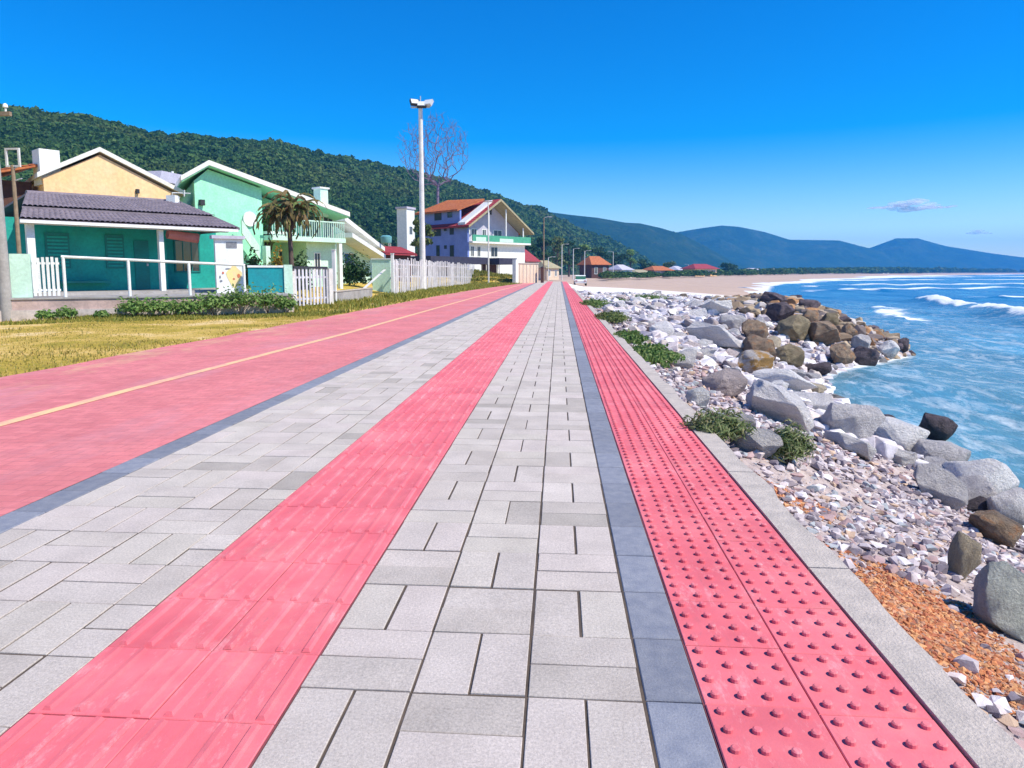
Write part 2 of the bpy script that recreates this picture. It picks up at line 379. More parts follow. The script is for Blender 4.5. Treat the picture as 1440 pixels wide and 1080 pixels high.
def obj(name, mb, m, parent=None, smooth=False, fix=True):
    """mesh in WORLD coordinates; stored relative to its thing's base, or to its own base"""
    v, f = mb.np()
    if parent is not None:
        p = parent
        while p is not None: v = v - np.array(p.location); p = p.parent
        loc = (0, 0, 0)
    else:
        loc = np.array([(v[:, 0].min() + v[:, 0].max()) / 2, (v[:, 1].min() + v[:, 1].max()) / 2, v[:, 2].min()]); v = v - loc
    me = mesh_np(name, v, f, smooth)
    if fix:
        bm = bmesh.new(); bm.from_mesh(me); bmesh.ops.recalc_face_normals(bm, faces=bm.faces); bm.to_mesh(me); bm.free()
    if smooth: me.set_sharp_from_angle(angle=R(40))
    return link(name, me, m, parent, loc)
def tag(o, label=None, cat=None, group=None, kind=None):
    if label: o['label'] = label
    if cat: o['category'] = cat
    if group: o['group'] = group
    if kind: o['kind'] = kind
    return o
def thing(name, label, cat, loc, group=None):
    o = bpy.data.objects.new(name, None); COL.objects.link(o); o.location = tuple(float(c) for c in loc); o.empty_display_size = .3
    return tag(o, label, cat, group)
def structure(name, o_or_mb, m=None, smooth=False):
    o = obj(name, o_or_mb, m, smooth=smooth) if isinstance(o_or_mb, MB) else o_or_mb
    return tag(o, kind='structure')

_w = [(RNG.normal(0, 1, 2), RNG.uniform(0, 6.28)) for _ in range(40)]
def nz(x, y, sc=1.0, octs=4, seed=0):
    out = 0; a = 1; tot = 0
    for o in range(octs):
        for k in range(4):
            (dv, ph) = _w[(seed * 7 + o * 4 + k) % 40]
            out = out + a * np.sin((x * dv[0] + y * dv[1]) * sc * 2 ** o + ph * (1 + seed)); tot += a
        a *= .55
    return out / tot * 2
def interp(x, xp, fp): return np.interp(x, xp, fp)

_SY = [-20, 6, 9, 12, 16, 20, 23, 26, 30, 36, 45, 60, 75, 90, 120, 180, 280, 560, 1340, 2200, 3200, 9000]
_SX = [5.8, 5.9, 6.0, 6.5, 7.0, 7.6, 8.8, 11.5, 15.0, 15.8, 17.5, 20.5, 23, 26, 34, 52, 99, 267, 845, 1700, 3000, 9000]
def shore(y): return interp(y, _SY, _SX)
SEA = -2.0
def terrain(x, y):
    x = np.asarray(x, float); y = np.asarray(y, float)
    xs = shore(y); x0 = 1.35
    t = np.clip((x - x0) / (xs - x0), 0, 1)
    p = interp(y, [10, 20, 26, 34, 60, 80, 120], [1.15, 1.2, 1.7, 2.6, 2.6, 1.6, 1.0])
    z = -0.10 - 1.9 * t ** p
    z = z + np.where((y < 66) & (x > x0 + .3), .09 * nz(x, y, 1.3, 3, 2), 0) * np.clip((x - x0) / 1.5, 0, 1)
    # headland mound of the groyne
    z = z + .75 * np.exp(-((x - 12.0) / 3.2) ** 2 - ((y - 36) / 7.0) ** 2) * (t < 1)
    z = np.where(x > xs, np.maximum(-2.0 - (x - xs) * .35, -6), z)
    z = z - np.where(x > x0 + .2, .34 * np.clip((y - 16) / 34, 0, 1) * np.clip((x - x0) / 2.0, 0, 1) * (1 - t), 0)
    # land: left of the promenade
    zl = -0.035 + .03 * nz(x, y, .5, 3, 1) * np.clip((-8 - x) / 2, 0, 1)
    z = np.where(x < x0, zl, z)
    # far beach: gentle from the waterline
    far = np.clip((y - 112) / 60, 0, 1)
    zf = np.where(x < xs, np.minimum(-0.35, -2.0 + (xs - x) * .028), -2.0 - np.minimum((x - xs) * .05, 4))
    z = z * (1 - far) + zf * far
    return z
def hit(px, py):
    d = ray(px, py); t = 1.0
    prev = t
    while t < 4000:
        p = CAM + d * t
        if p[2] < terrain(p[0], p[1]):
            lo, hi = prev, t
            for _ in range(24):
                m = (lo + hi) / 2; q = CAM + d * m
                if q[2] < terrain(q[0], q[1]): hi = m
                else: lo = m
            return CAM + d * hi
        prev = t; t *= 1.02
    return CAM + d * t

# ================================================================== GROUND
def grid_mesh(xs, ys, zf):
    X, Y = np.meshgrid(xs, ys); Z = zf(X, Y)
    v = np.stack([X.ravel(), Y.ravel(), Z.ravel()], 1)
    nx, ny = len(xs), len(ys); i = np.arange(nx - 1); j = np.arange(ny - 1)
    a = (j[:, None] * nx + i[None, :]).ravel()
    return v, np.stack([a, a + 1, a + nx + 1, a + nx], 1), X.ravel(), Y.ravel()
def fattr(me, name, vals):
    a = me.attributes.new(name, 'FLOAT', 'POINT'); a.data.foreach_set('value', np.asarray(vals, np.float32).ravel())
def geo(a, b, n): return list(np.geomspace(a, b, n))
gx = sorted(set([-4000, -2500, -1500] + [-v for v in geo(30, 900, 26)] + list(np.arange(-29, 1.3, .8)) + [1.30, 1.36, 1.45] + list(np.arange(1.6, 24, .18)) + geo(24.5, 4200, 70)))
gy = sorted(set(list(np.arange(-12, 66, .3)) + list(np.arange(66, 130, 1.2)) + geo(131, 4700, 90)))
v, f, X, Y = grid_mesh(np.array(gx), np.array(gy), terrain)
me = mesh_np('ground', v, f, True)
d_in = shore(Y) - X
fattr(me, 'grass', np.where(X < -3, 1.0, 0) * np.clip((150 - Y) / 40, 0, 1))
sand = np.clip((Y - 56 + 2 * nz(X, Y, .4, 3, 3)) / 4, 0, 1) * (X > -3) + np.clip((Y - 130) / 40, 0, 1) * (X <= -3)
fattr(me, 'sand', np.clip(sand, 0, 1))
fattr(me, 'pale', np.clip((Y - 55) / 3, 0, 1) * np.clip((96 - Y) / 8, 0, 1))
structure('ground', link('ground', me, 'ground'))

# ================================================================== PROMENADE
YEND = 108.0
def blocks(rects, z, bev=.0022, th=.05, jit=.0012, near=34):
    """bevelled paving blocks; rects (n,4) x0,x1,y0,y1"""
    r = np.asarray(rects, float); n = len(r)
    zt = z + RNG.normal(0, jit, (n, 1)) + RNG.normal(0, jit * .35, (n, 4))
    x0, x1, y0, y1 = r.T
    V = np.zeros((n, 12, 3))
    cx = np.stack([x0, x1, x1, x0], 1); cy = np.stack([y0, y0, y1, y1], 1)
    sx = np.array([1, -1, -1, 1]) * bev; sy = np.array([1, 1, -1, -1]) * bev
    V[:, :4, 0] = cx + sx; V[:, :4, 1] = cy + sy; V[:, :4, 2] = zt
    V[:, 4:8, 0] = cx; V[:, 4:8, 1] = cy; V[:, 4:8, 2] = zt - bev
    V[:, 8:, 0] = cx; V[:, 8:, 1] = cy; V[:, 8:, 2] = z - th
    fq = [[0, 1, 2, 3]]
    for i in range(4):
        j = (i + 1) % 4; fq += [[4 + i, 4 + j, j, i], [8 + i, 8 + j, 4 + j, 4 + i]]
    Fq = (np.arange(n)[:, None, None] * 12 + np.array(fq)[None]).reshape(-1, 4)
    return V.reshape(-1, 3), Fq
def paver_rects(x0, ncol, y0, y1, phase, xmax=1e9, xmin=-1e9):
    out = []; m = .4; g = .0055
    for c in range(ncol):
        xa = x0 + c * m
        for k in range(int((y1 - y0) / m)):
            ya = y0 + k * m
            if (c + k + phase) % 2: rr = [(xa, xa + m, ya, ya + m / 2), (xa, xa + m, ya + m / 2, ya + m)]
            else: rr = [(xa, xa + m / 2, ya, ya + m), (xa + m / 2, xa + m, ya, ya + m)]
            for a, b, c_, d in rr:
                b = min(b, xmax); a = max(a, xmin)
                if b - a > .05:
                    j = RNG.uniform(-.0025, .0025, 4)
                    gy_ = .0044; out.append((a + g + j[0], b - g + j[1], c_ + gy_ + j[2], d - gy_ + j[3]))
    return out
yrow = float(gnd(800, 982)[1])                                   # a row joint read off the photograph
y00 = yrow - math.floor(yrow / .4) * .4 - .4
ph = int(round((yrow - y00) / .4)) % 2
ra = paver_rects(-.90, 3, y00, YEND, (ph + 1) % 2)
rb = paver_rects(-3.14, 4, y00 + .13, YEND, ph, xmax=-1.745, xmin=-3.10)
v, f = blocks(ra + rb, 0.0)
structure('footpath', link('footpath', mesh_np('footpath', v, f), 'paver'))
bedm = MB()
bedm.box((-.30, YEND / 2 - 1, -.0155), (1.22, YEND + 2, .02)); bedm.box((-2.42, YEND / 2 - 1, -.0155), (1.38, YEND + 2, .02))
structure('path_bedding', bedm, 'bed')
# slate coloured border courses
rc = []
yy = -1.0
while yy < YEND:
    rc.append((.306, .494, yy + .004, yy + .396)); rc.append((-3.315, -3.105, yy + .004, yy + .396)); yy += .4
v, f = blocks(rc, .001, .004)
structure('border_course', link('border_course', mesh_np('border_course', v, f), 'border'))

# tactile paving with real domes / bars
T0 = float(gnd(1100, 913)[1]) % .365 - .365
rt = []
domes = []
for c, xa in enumerate((.500, .864)):
    k = 0; yy = T0 + (0 if c == 0 else -.03)
    while yy < YEND:
        rt.append((xa + .002, xa + .362, yy + .002, yy + .363))
        if yy < 62:
            for i in range(4):
                for j in range(4): domes.append((xa + .045 + i * .0905, yy + .046 + j * .0913, yy))
        yy += .365
vt, ft = blocks(rt, .004, .003, jit=.0008)
D = np.array(domes); nd = len(D); ns = 10
ang = np.arange(ns) * 2 * math.pi / ns
ringr = np.array([.0165, .0158, .0105]); ringz = np.array([.0, .0125, .016])
P = np.zeros((nd, 3 * ns, 3))
for k in range(3):
    P[:, k * ns:(k + 1) * ns, 0] = D[:, None, 0] + np.cos(ang) * ringr[k]
    P[:, k * ns:(k + 1) * ns, 1] = D[:, None, 1] + np.sin(ang) * ringr[k]
    P[:, k * ns:(k + 1) * ns, 2] = .0035 + ringz[k]
fd = []
for k in range(2):
    for i in range(ns): fd.append([k * ns + i, k * ns + (i + 1) % ns, (k + 1) * ns + (i + 1) % ns, (k + 1) * ns + i])
for i in range(0, ns - 2, 2): fd.append([2 * ns, 2 * ns + i + 1, 2 * ns + i + 2, 2 * ns + (i + 3) % ns])
Fd = (np.arange(nd)[:, None, None] * 3 * ns + np.array(fd)[None]).reshape(-1, 4)
structure('warning_tactile_strip', link('warning_tactile_strip', mesh_np('warning_tactile_strip', np.vstack([vt, P.reshape(-1, 3)]), np.vstack([ft, Fd + len(vt)])), 'tactile'))
rt = []; bars = []
T1 = float(gnd(200, 912)[1]) % .4 - .4
for xa in (-1.742, -1.322):
    yy = T1
    while yy < YEND:
        rt.append((xa + .002, xa + .418, yy + .002, yy + .398))
        if yy < 80:
            for i in range(4): bars.append((xa + .055 + i * .1035, yy + .012, yy + .388))
        yy += .4
vt, ft = blocks(rt, .003, .003, jit=.001)
B = np.array(bars); nb = len(B); hw, tw = .017, .009
P = np.zeros((nb, 8, 3))
for i, (sx, ya, iz, dy) in enumerate(((-hw, 1, 0, 0), (hw, 1, 0, 0), (hw, 2, 0, 0), (-hw, 2, 0, 0), (-tw, 1, 1, .008), (tw, 1, 1, .008), (tw, 2, 1, -.008), (-tw, 2, 1, -.008))):
    P[:, i, 0] = B[:, 0] + sx; P[:, i, 1] = B[:, ya] + dy; P[:, i, 2] = .0028 + iz * .0135
fb = np.array([[4, 5, 6, 7], [0, 1, 5, 4], [1, 2, 6, 5], [2, 3, 7, 6], [3, 0, 4, 7]])
Fb = (np.arange(nb)[:, None, None] * 8 + fb[None]).reshape(-1, 4)
structure('directional_tactile_strip', link('directional_tactile_strip', mesh_np('directional_tactile_strip', np.vstack([vt, P.reshape(-1, 3)]), np.vstack([ft, Fb + len(vt)])), 'tactile'))
pb = MB(); pb.box((.861, YEND / 2 - 1, -.0125), (.73, YEND + 2, .02)); pb.box((-1.322, YEND / 2 - 1, -.0125), (.85, YEND + 2, .02))
structure('tactile_bedding', pb, 'pinkbed')

# cycleway, tapering at its far end
cyl = [(-3.318, -2), (-3.318, YEND), (-4.0, YEND), (-4.7, 92), (-6.1, 72), (-7.1, 56), (-7.5, 40), (-7.55, 24), (-7.7, 10), (-7.9, -2)]
rows = np.concatenate([np.arange(-2, 40, .25), np.arange(40, YEND, 1.0)])
ex = np.interp(rows, [-2, 10, 24, 40, 56, 72, 92, YEND], [-7.9, -7.7, -7.55, -7.5, -7.1, -6.1, -4.7, -4.0]) + .05 * nz(rows, rows * 0, 1.4, 4, 4)
V = []
for yv, xe in zip(rows, ex):
    for k in range(5): V.append((-3.318 + (xe + 3.318) * k / 4, yv, .0))
Fq = [(r_ * 5 + k, r_ * 5 + k + 5, r_ * 5 + k + 6, r_ * 5 + k + 1) for r_ in range(len(rows) - 1) for k in range(4)]
cyc = MB().add(V, [tuple(reversed(q)) for q in Fq])
o = structure('cycle_path', cyc, 'cycle'); o.location.z = 0
o.data.transform(Matrix.Translation(o.location)); o.location = (0, 0, 0)
yl = MB(); rows2 = np.arange(-2, 96, .5)
yx = np.interp(rows2, [-2, 8, 16, 30, 55, 75, 96], [-5.42, -5.30, -5.05, -4.95, -4.75, -4.45, -3.9]) 
V = []
for yv, xc in zip(rows2, yx): V += [(xc - .075, yv, .005), (xc + .075, yv, .005)]
yl.add(V, [(2 * i, 2 * i + 1, 2 * i + 3, 2 * i + 2) for i in range(len(rows2) - 1)])
structure('yellow_lane_line', yl, 'yellow')
# kerb: cast lengths with chipped outer edge
kb = MB(); yy = -1.5
while yy < 62:
    L = 1.6; n = 8
    for i in range(n):
        a = yy + L * i / n + (.006 if i == 0 else 0); b = yy + L * (i + 1) / n - (.006 if i == n - 1 else 0)
        wa = 1.425 + .022 * nz(a, a * .7, 3.1, 3, 5); wb = 1.425 + .022 * nz(b, b * .7, 3.1, 3, 5)
        za = .012 + .006 * nz(a, 0., 1.0, 2, 6); zb = .012 + .006 * nz(b, 0., 1.0, 2, 6)
        kb.hexa([(1.238, a, -.3), (wa, a, -.3), (wb, b, -.3), (1.238, b, -.3), (1.238, a, za), (wa - .01, a, za), (wb - .01, b, zb), (1.238, b, zb)])
    yy += L
structure('kerb_edging', kb, 'kerb')

# ================================================================== SEA
sx_ = sorted(set(list(np.arange(4.5, 60, .22)) + geo(60.3, 3950, 110)))
sy_ = sorted(set(list(np.arange(-4, 30, .22)) + list(np.arange(30, 110, .5)) + geo(111, 4450, 110)))
BREAK = [  # polyline, half width, height, foam strength
    ([(44, 84), (41, 74), (37.5, 62), (34, 50), (31.5, 41)], 1.5, .75, 1.25),
    ([(30, 66), (27, 58), (25, 51)], .9, .2, .85),
    ([(52, 130), (75, 142), (105, 150), (140, 150)], 3.0, .5, 1.15),
    ([(70, 175), (110, 190), (170, 200), (230, 190)], 4.0, .6, 1.15),
    ([(62, 205), (100, 262), (160, 310), (300, 330)], 7.0, .5, 1.2),
    ([(110, 300), (190, 420), (300, 520), (520, 560)], 12.0, .6, 1.2),
    ([(200, 470), (330, 700), (600, 900)], 18.0, .6, 1.15),
    ([(90, 110), (120, 112), (150, 104)], 2.2, .5, 1.0),
    ([(180, 240), (260, 250), (330, 235)], 4.0, .5, 1.05),
    ([(60, 96), (75, 94), (92, 86)], 1.6, .4, .9),
]
def polydist(X, Y, pts):
    best = np.full(X.shape, 1e9); side = np.zeros(X.shape)
    for (ax, ay), (bx, by) in zip(pts[:-1], pts[1:]):
        dx, dy = bx - ax, by - ay; t = np.clip(((X - ax) * dx + (Y - ay) * dy) / (dx * dx + dy * dy), 0, 1)
        qx, qy = X - ax - t * dx, Y - ay - t * dy; d = np.hypot(qx, qy)
        s_ = np.sign(dx * qy - dy * qx); m = d < best
        best = np.where(m, d, best); side = np.where(m, s_, side)
    return best, side
def sea_z(X, Y):
    z = .045 * np.sin(X * 1.15 + .35 * Y + 1.2 * nz(X, Y, .25, 2, 1)) + .05 * nz(X, Y, .55, 4, 7)
    z = z + .10 * np.sin(X * .42 + .10 * Y + 1.5 * nz(X, Y, .08, 2, 2))
    z = z * np.clip(1 - (np.hypot(X, Y) - 150) / 400, 0, 1)
    for pts, hw, h, fs in BREAK:
        d, sd_ = polydist(X, Y, pts); ridge = np.exp(-(d / (hw * np.where(sd_ > 0, .75, 1.2))) ** 2)
        z = z + h * ridge * (1 + .25 * nz(X, Y, 1.0 / hw, 3, 3))
    return SEA + z
v, f, X, Y = grid_mesh(np.array(sx_), np.array(sy_), sea_z)
me = mesh_np('sea', v, f, True)
off = X - shore(Y)
foam = np.zeros(X.shape)
for pts, hw, h, fs in BREAK:
    d, sd_ = polydist(X, Y, pts)
    n_ = .5 + .5 * nz(X, Y, 1.1 / hw, 4, 8)
    foam = np.maximum(foam, fs * (.35 + .9 * n_) * np.exp(-(d / (hw * np.where(sd_ > 0, 2.6, .9))) ** 2))
foam = np.maximum(foam, np.where((off > -3) & (off < 30), .85 * np.exp(-np.maximum(off, 0) / .7), 0) * (.55 + .5 * nz(X, Y, .9, 3, 9)) * np.where(Y < 70, 1, 1.6))
foam = np.maximum(foam, np.where(Y > 110, .9 * np.exp(-(off / np.maximum(Y * .02, 2)) ** 2), 0))
# white wash thrown up against the boulders close by
foam = np.maximum(foam, 1.15 * np.exp(-((X - 6.6) / .9) ** 2 - ((Y - 9.2) / 1.7) ** 2))
foam = np.maximum(foam, .9 * np.exp(-((X - 6.7) / .6) ** 2 - ((Y - 6.4) / 1.2) ** 2))
fattr(me, 'foam', foam); fattr(me, 'deep', np.clip((np.hypot(off, 0) * .5 + Y - 18) / 85, 0, 1))
structure('sea', link('sea', me, 'sea'))

# ================================================================== HILLS
def hill(name, crest, k0, m, seg=10, lower=0, rough=.03, base=-1.5, nt=26):
    px = np.array([c[0] for c in crest], float); py = np.array([c[1] for c in crest], float); yd = np.array([c[2] for c in crest], float)
    kk = np.array(k0 if hasattr(k0, '__len__') else [k0] * len(crest), float)
    q = np.linspace(0, len(crest) - 1, (len(crest) - 1) * seg + 1); ii = np.arange(len(crest))
    px, py, yd, kk = [np.interp(q, ii, a) for a in (px, py, yd, kk)]
    C = np.array([at(a, b, c) for a, b, c in zip(px, py, yd)]); C[:, 2] -= lower
    ts = np.linspace(0, 1.9, nt); V = []
    for i, c in enumerate(C):
        amp = max(c[2] - base, 0)
        for t in ts:
            if t <= 1: fr = kk[i] + (1 - kk[i]) * t; h = base + amp * (t ** .85)
            else: fr = 1 + (t - 1) * .8; h = base + amp * max(1 - (t - 1) ** 1.6 * 1.1, -.02)
            V.append((c[0] * fr, c[1] * fr, h))
    V = np.array(V); n = len(ts); s_ = np.tile(ts, len(C))
    amp = np.repeat(np.maximum(C[:, 2] - base, 0), n)
    bump = rough * amp * nz(V[:, 0], V[:, 1], 4.0 / np.maximum(np.mean(amp), 5), 5, 2) * np.clip(s_ * 2, 0, 1) * np.where(s_ > .93, np.clip(np.abs(s_ - 1) * 6, 0, 1), 1)
    V[:, 2] += bump
    a = (np.arange(len(C) - 1)[:, None] * n + np.arange(n - 1)[None]).ravel()
    Fq = np.stack([a, a + n, a + n + 1, a + 1], 1)
    o = link(name, mesh_np(name, V, Fq, True), m); structure(name, o)
    return V.reshape(len(C), n, 3), ts
near = [(-420, 118, 205), (-250, 128, 240), (-100, 141, 265), (0, 151, 280), (50, 158, 290), (130, 165, 310), (200, 181, 330), (300, 190, 360), (390, 197, 400), (450, 217, 430), (520, 230, 470), (600, 246, 520), (660, 264, 560), (700, 279, 600), (760, 297, 680), (800, 320, 760), (850, 340, 820), (890, 358, 880), (925, 378, 930)]
kn = [.36, .38, .40, .40, .40, .40, .40, .40, .42, .44, .46, .48, .5, .52, .56, .62, .68, .74, .8]
HV, HT = hill('near_hill', near, kn, 'hillnear', lower=3.2, base=-.5, nt=30)
hill('middle_hill', [(640, 300, 1300), (700, 299, 1350), (765, 297, 1400), (802, 302, 1500), (840, 306, 1550), (880, 313, 1600), (900, 314, 1620), (927, 320, 1660), (955, 328, 1700), (990, 345, 1750), (1030, 368, 1800), (1070, 386, 1850)], .80, 'hillfar', 14, base=-2, rough=.09, nt=60)
hill('far_hill', [(880, 345, 2500), (930, 331, 2500), (955, 326, 2500), (985, 321, 2520), (1015, 317, 2550), (1040, 319, 2600), (1075, 326, 2650), (1110, 337, 2700), (1180, 338, 2760), (1210, 346, 2800), (1240, 353, 2850), (1280, 370, 2900), (1320, 386, 2900)], .86, 'hillfar', 14, base=-2, rough=.09, nt=60)
hill('headland_hill', [(1150, 374, 3000), (1200, 354, 3000), (1225, 348, 3000), (1260, 335, 3020), (1290, 335, 3050), (1330, 346, 3100), (1400, 357, 3150), (1440, 362, 3200), (1510, 374, 3250), (1600, 387, 3300)], .88, 'hillfar', 14, base=-2, rough=.09, nt=60)

# ---- forest crowns on the near hillside: one mass nobody could count
def ico(sub):
    bm = bmesh.new(); bmesh.ops.create_icosphere(bm, subdivisions=sub, radius=1)
    v = np.array([p.co[:] for p in bm.verts]); f = np.array([[q.index for q in p.verts] for p in bm.faces]); bm.free(); return v, f
I1 = ico(1); I2 = ico(2); I3 = ico(3)
def scatter(base_list, pos, scale, rotz=None):
    """many copies of small meshes merged into one array"""
    Vs, Fs = [], []; o = 0
    which = RNG.integers(0, len(base_list), len(pos)); rz = RNG.uniform(0, 6.28, len(pos)) if rotz is None else rotz
    for b, (bv, bf) in enumerate(base_list):
        idx = np.nonzero(which == b)[0]
        if not len(idx): continue
        c, s_ = np.cos(rz[idx])[:, None], np.sin(rz[idx])[:, None]
        sc = scale[idx]
        x = bv[None, :, 0] * sc[:, 0:1]; y = bv[None, :, 1] * sc[:, 1:2]; z = bv[None, :, 2] * sc[:, 2:3]
        P = np.stack([x * c - y * s_ + pos[idx, 0:1], x * s_ + y * c + pos[idx, 1:2], z + pos[idx, 2:3]], 2)
        Vs.append(P.reshape(-1, 3)); Fs.append((np.arange(len(idx))[:, None, None] * len(bv) + bf[None] + o).reshape(-1, bf.shape[1])); o += len(idx) * len(bv)
    return np.vstack(Vs), np.vstack(Fs)
def crown_variants(k):
    """ragged crowns made of separate leaf-clump faces"""
    out = []
    for i in range(k):
        n = 84; u = RNG.normal(0, 1, (n, 3)); u /= np.linalg.norm(u, axis=1)[:, None]; u[:, 2] = np.abs(u[:, 2]) * 1.1 - .2
        c = u * RNG.uniform(.62, 1.05, (n, 1)); c[:, 2] *= .9
        out.append(cards(c, u, RNG.uniform(.18, .36, n), .9))
    return out
def cards(c, nrm, size, aspect=.6, tilt=.7):
    """leaf-shaped quads at points c facing roughly nrm"""
    n = len(c); nr = nrm + RNG.normal(0, tilt, (n, 3)); nr /= np.linalg.norm(nr, axis=1)[:, None] + 1e-9
    t = np.cross(nr, RNG.normal(0, 1, (n, 3))); t /= np.linalg.norm(t, axis=1)[:, None] + 1e-9; b = np.cross(nr, t)
    s_ = np.asarray(size)[:, None] * np.ones((n, 1)); bend = nr * s_ * .25
    P = np.stack([c - t * s_, c - b * s_ * aspect + bend, c + t * s_, c + b * s_ * aspect + bend], 1)
    return P.reshape(-1, 3), np.arange(4 * n).reshape(n, 4)
CV = crown_variants(6)
def surf_points(V, n, t0, t1, s0=0, s1=1):
    ns_, nt_, _ = V.shape
    a = RNG.uniform(s0, s1, n) * (ns_ - 1.001); b = RNG.uniform(t0, t1, n) / HT[-1] * (nt_ - 1.001)
    i = a.astype(int); j = b.astype(int); u = (a - i)[:, None]; w_ = (b - j)[:, None]
    return V[i, j] * (1 - u) * (1 - w_) + V[i + 1, j] * u * (1 - w_) + V[i, j + 1] * (1 - u) * w_ + V[i + 1, j + 1] * u * w_
pts = surf_points(HV, 9000, .02, 1.05, .1, 1.0)
dist = np.hypot(pts[:, 0], pts[:, 1])
r_ = RNG.uniform(1.2, 3.4, len(pts)) * np.clip(dist / 330, .75, 2.1) * (1 + .25 * nz(pts[:, 0], pts[:, 1], .05, 3, 4))
pts[:, 2] += r_ * .35; CVv = None
v, f = scatter(CV, pts, np.stack([r_, r_, r_ * RNG.uniform(.75, 1.15, len(r_))], 1))
tag(link('hillside_forest', mesh_np('hillside_forest', v, f), 'forest'), 'dense dark green forest covering the hillside behind the houses', 'forest', kind='stuff')
# scrub and trees behind the far beach
n = 1500; q = RNG.uniform(0, 1, n); yq = 170 + (1700 - 170) * q ** 1.6; inl = RNG.uniform(.10, .34, n) * np.clip(yq, 200, 900) * .75
p0 = np.stack([shore(yq) - 28 - inl * .6, yq + inl * .5, np.zeros(n)], 1)
r_ = RNG.uniform(1.6, 3.6, n) * np.clip(yq / 420, .55, 2.6); p0[:, 2] = -.4 + r_ * .5
keep = (p0[:, 0] > p0[:, 1] * .035 + 6)
v, f = scatter(CV, p0[keep], np.stack([r_, r_, r_ * .8], 1)[keep])
tag(link('coastal_scrub', mesh_np('coastal_scrub', v, f), 'forest'), 'low dark belt of trees and scrub behind the far beach', 'scrub', kind='stuff')

# ================================================================== ROCKS
def boulder_variant(npts, cuts, noise=.05):
    """angular block: convex hull of scattered points, worn edges, rough faces"""
    bm = bmesh.new()
    u = RNG.normal(0, 1, (npts, 3)); u /= np.linalg.norm(u, axis=1)[:, None]; u *= RNG.uniform(.78, 1.05, (npts, 1)); u = np.sign(u) * np.abs(u) ** .93
    for p in u: bm.verts.new(p)
    bmesh.ops.convex_hull(bm, input=bm.verts)
    bmesh.ops.delete(bm, geom=[q for q in bm.verts if not q.link_faces], context='VERTS')
    bmesh.ops.dissolve_limit(bm, angle_limit=R(14), verts=bm.verts, edges=bm.edges)
    bmesh.ops.bevel(bm, geom=list(bm.edges), offset=.055, segments=2, affect='EDGES', profile=.6, clamp_overlap=True)
    bmesh.ops.triangulate(bm, faces=bm.faces)
    for k in range(cuts):
        es = [e for e in bm.edges if e.calc_length() > .22]
        bmesh.ops.subdivide_edges(bm, edges=es, cuts=1, use_grid_fill=False); bmesh.ops.triangulate(bm, faces=bm.faces)
    bm.verts.index_update(); v = np.array([p.co[:] for p in bm.verts]); f = np.array([[q.index for q in p.verts] for p in bm.faces]); bm.free()
    s_ = RNG.uniform(0, 50); w0 = v.copy()
    for a in range(3): v[:, a] += noise * nz(w0[:, (a + 1) % 3] + s_, w0[:, (a + 2) % 3] - s_ + w0[:, a], 2.6, 4, a + 2)
    v /= np.abs(v).max(0)
    return v, f
BV = [boulder_variant(int(RNG.integers(20, 32)), 4, .07) for _ in range(10)]
BS = [boulder_variant(int(RNG.integers(14, 24)), 3, .07) for _ in range(12)]
_bm = {}
def boulder_mesh(i, m, big):
    k = (i, m, big)
    if k not in _bm:
        v, f = (BV if big else BS)[i]; me = mesh_np('boulder', v, f, True); me.set_sharp_from_angle(angle=R(32)); me.materials.append(M[m]); _bm[k] = me
    return _bm[k]
rock_spots = []
def put_rock(p, size, m, label, group=None, sink=.3, big=False, rot=None, tilt=.25, name='boulder'):
    me = boulder_mesh(int(RNG.integers(0, len(BV if big else BS))), m, big)
    o = bpy.data.objects.new(name, me); COL.objects.link(o)
    o.location = (float(p[0]), float(p[1]), float(p[2] + size[2] * (1 - sink) * .5)); o.scale = [float(s_) / 2 for s_ in size]
    o.rotation_euler = (RNG.normal(0, tilt), RNG.normal(0, tilt), RNG.uniform(-.5, .5) if rot is None else rot)
    rock_spots.append((o.location.x, o.location.y, max(size[0], size[1]) / 2))
    return tag(o, label, 'rock', group)
def rock_px(px, py, wpx, hpx, m, label, depth=1.0, rot=None, sink=.25, **k):
    """boulder whose outline spans wpx x hpx photo pixels centred at (px,py), resting on the slope"""
    p = hit(px, py + hpx * .32)
    if p[2] < SEA - .05: p = gnd(px, py + hpx * .32, SEA - .05)          # stands in the shallows
    d = p[1]
    s_ = d / 962.0
    return put_rock(p, (wpx * s_, wpx * s_ * depth, hpx * s_ * 1.25), m, label, 'boulders of the sea defence', sink, True, rot, **k)

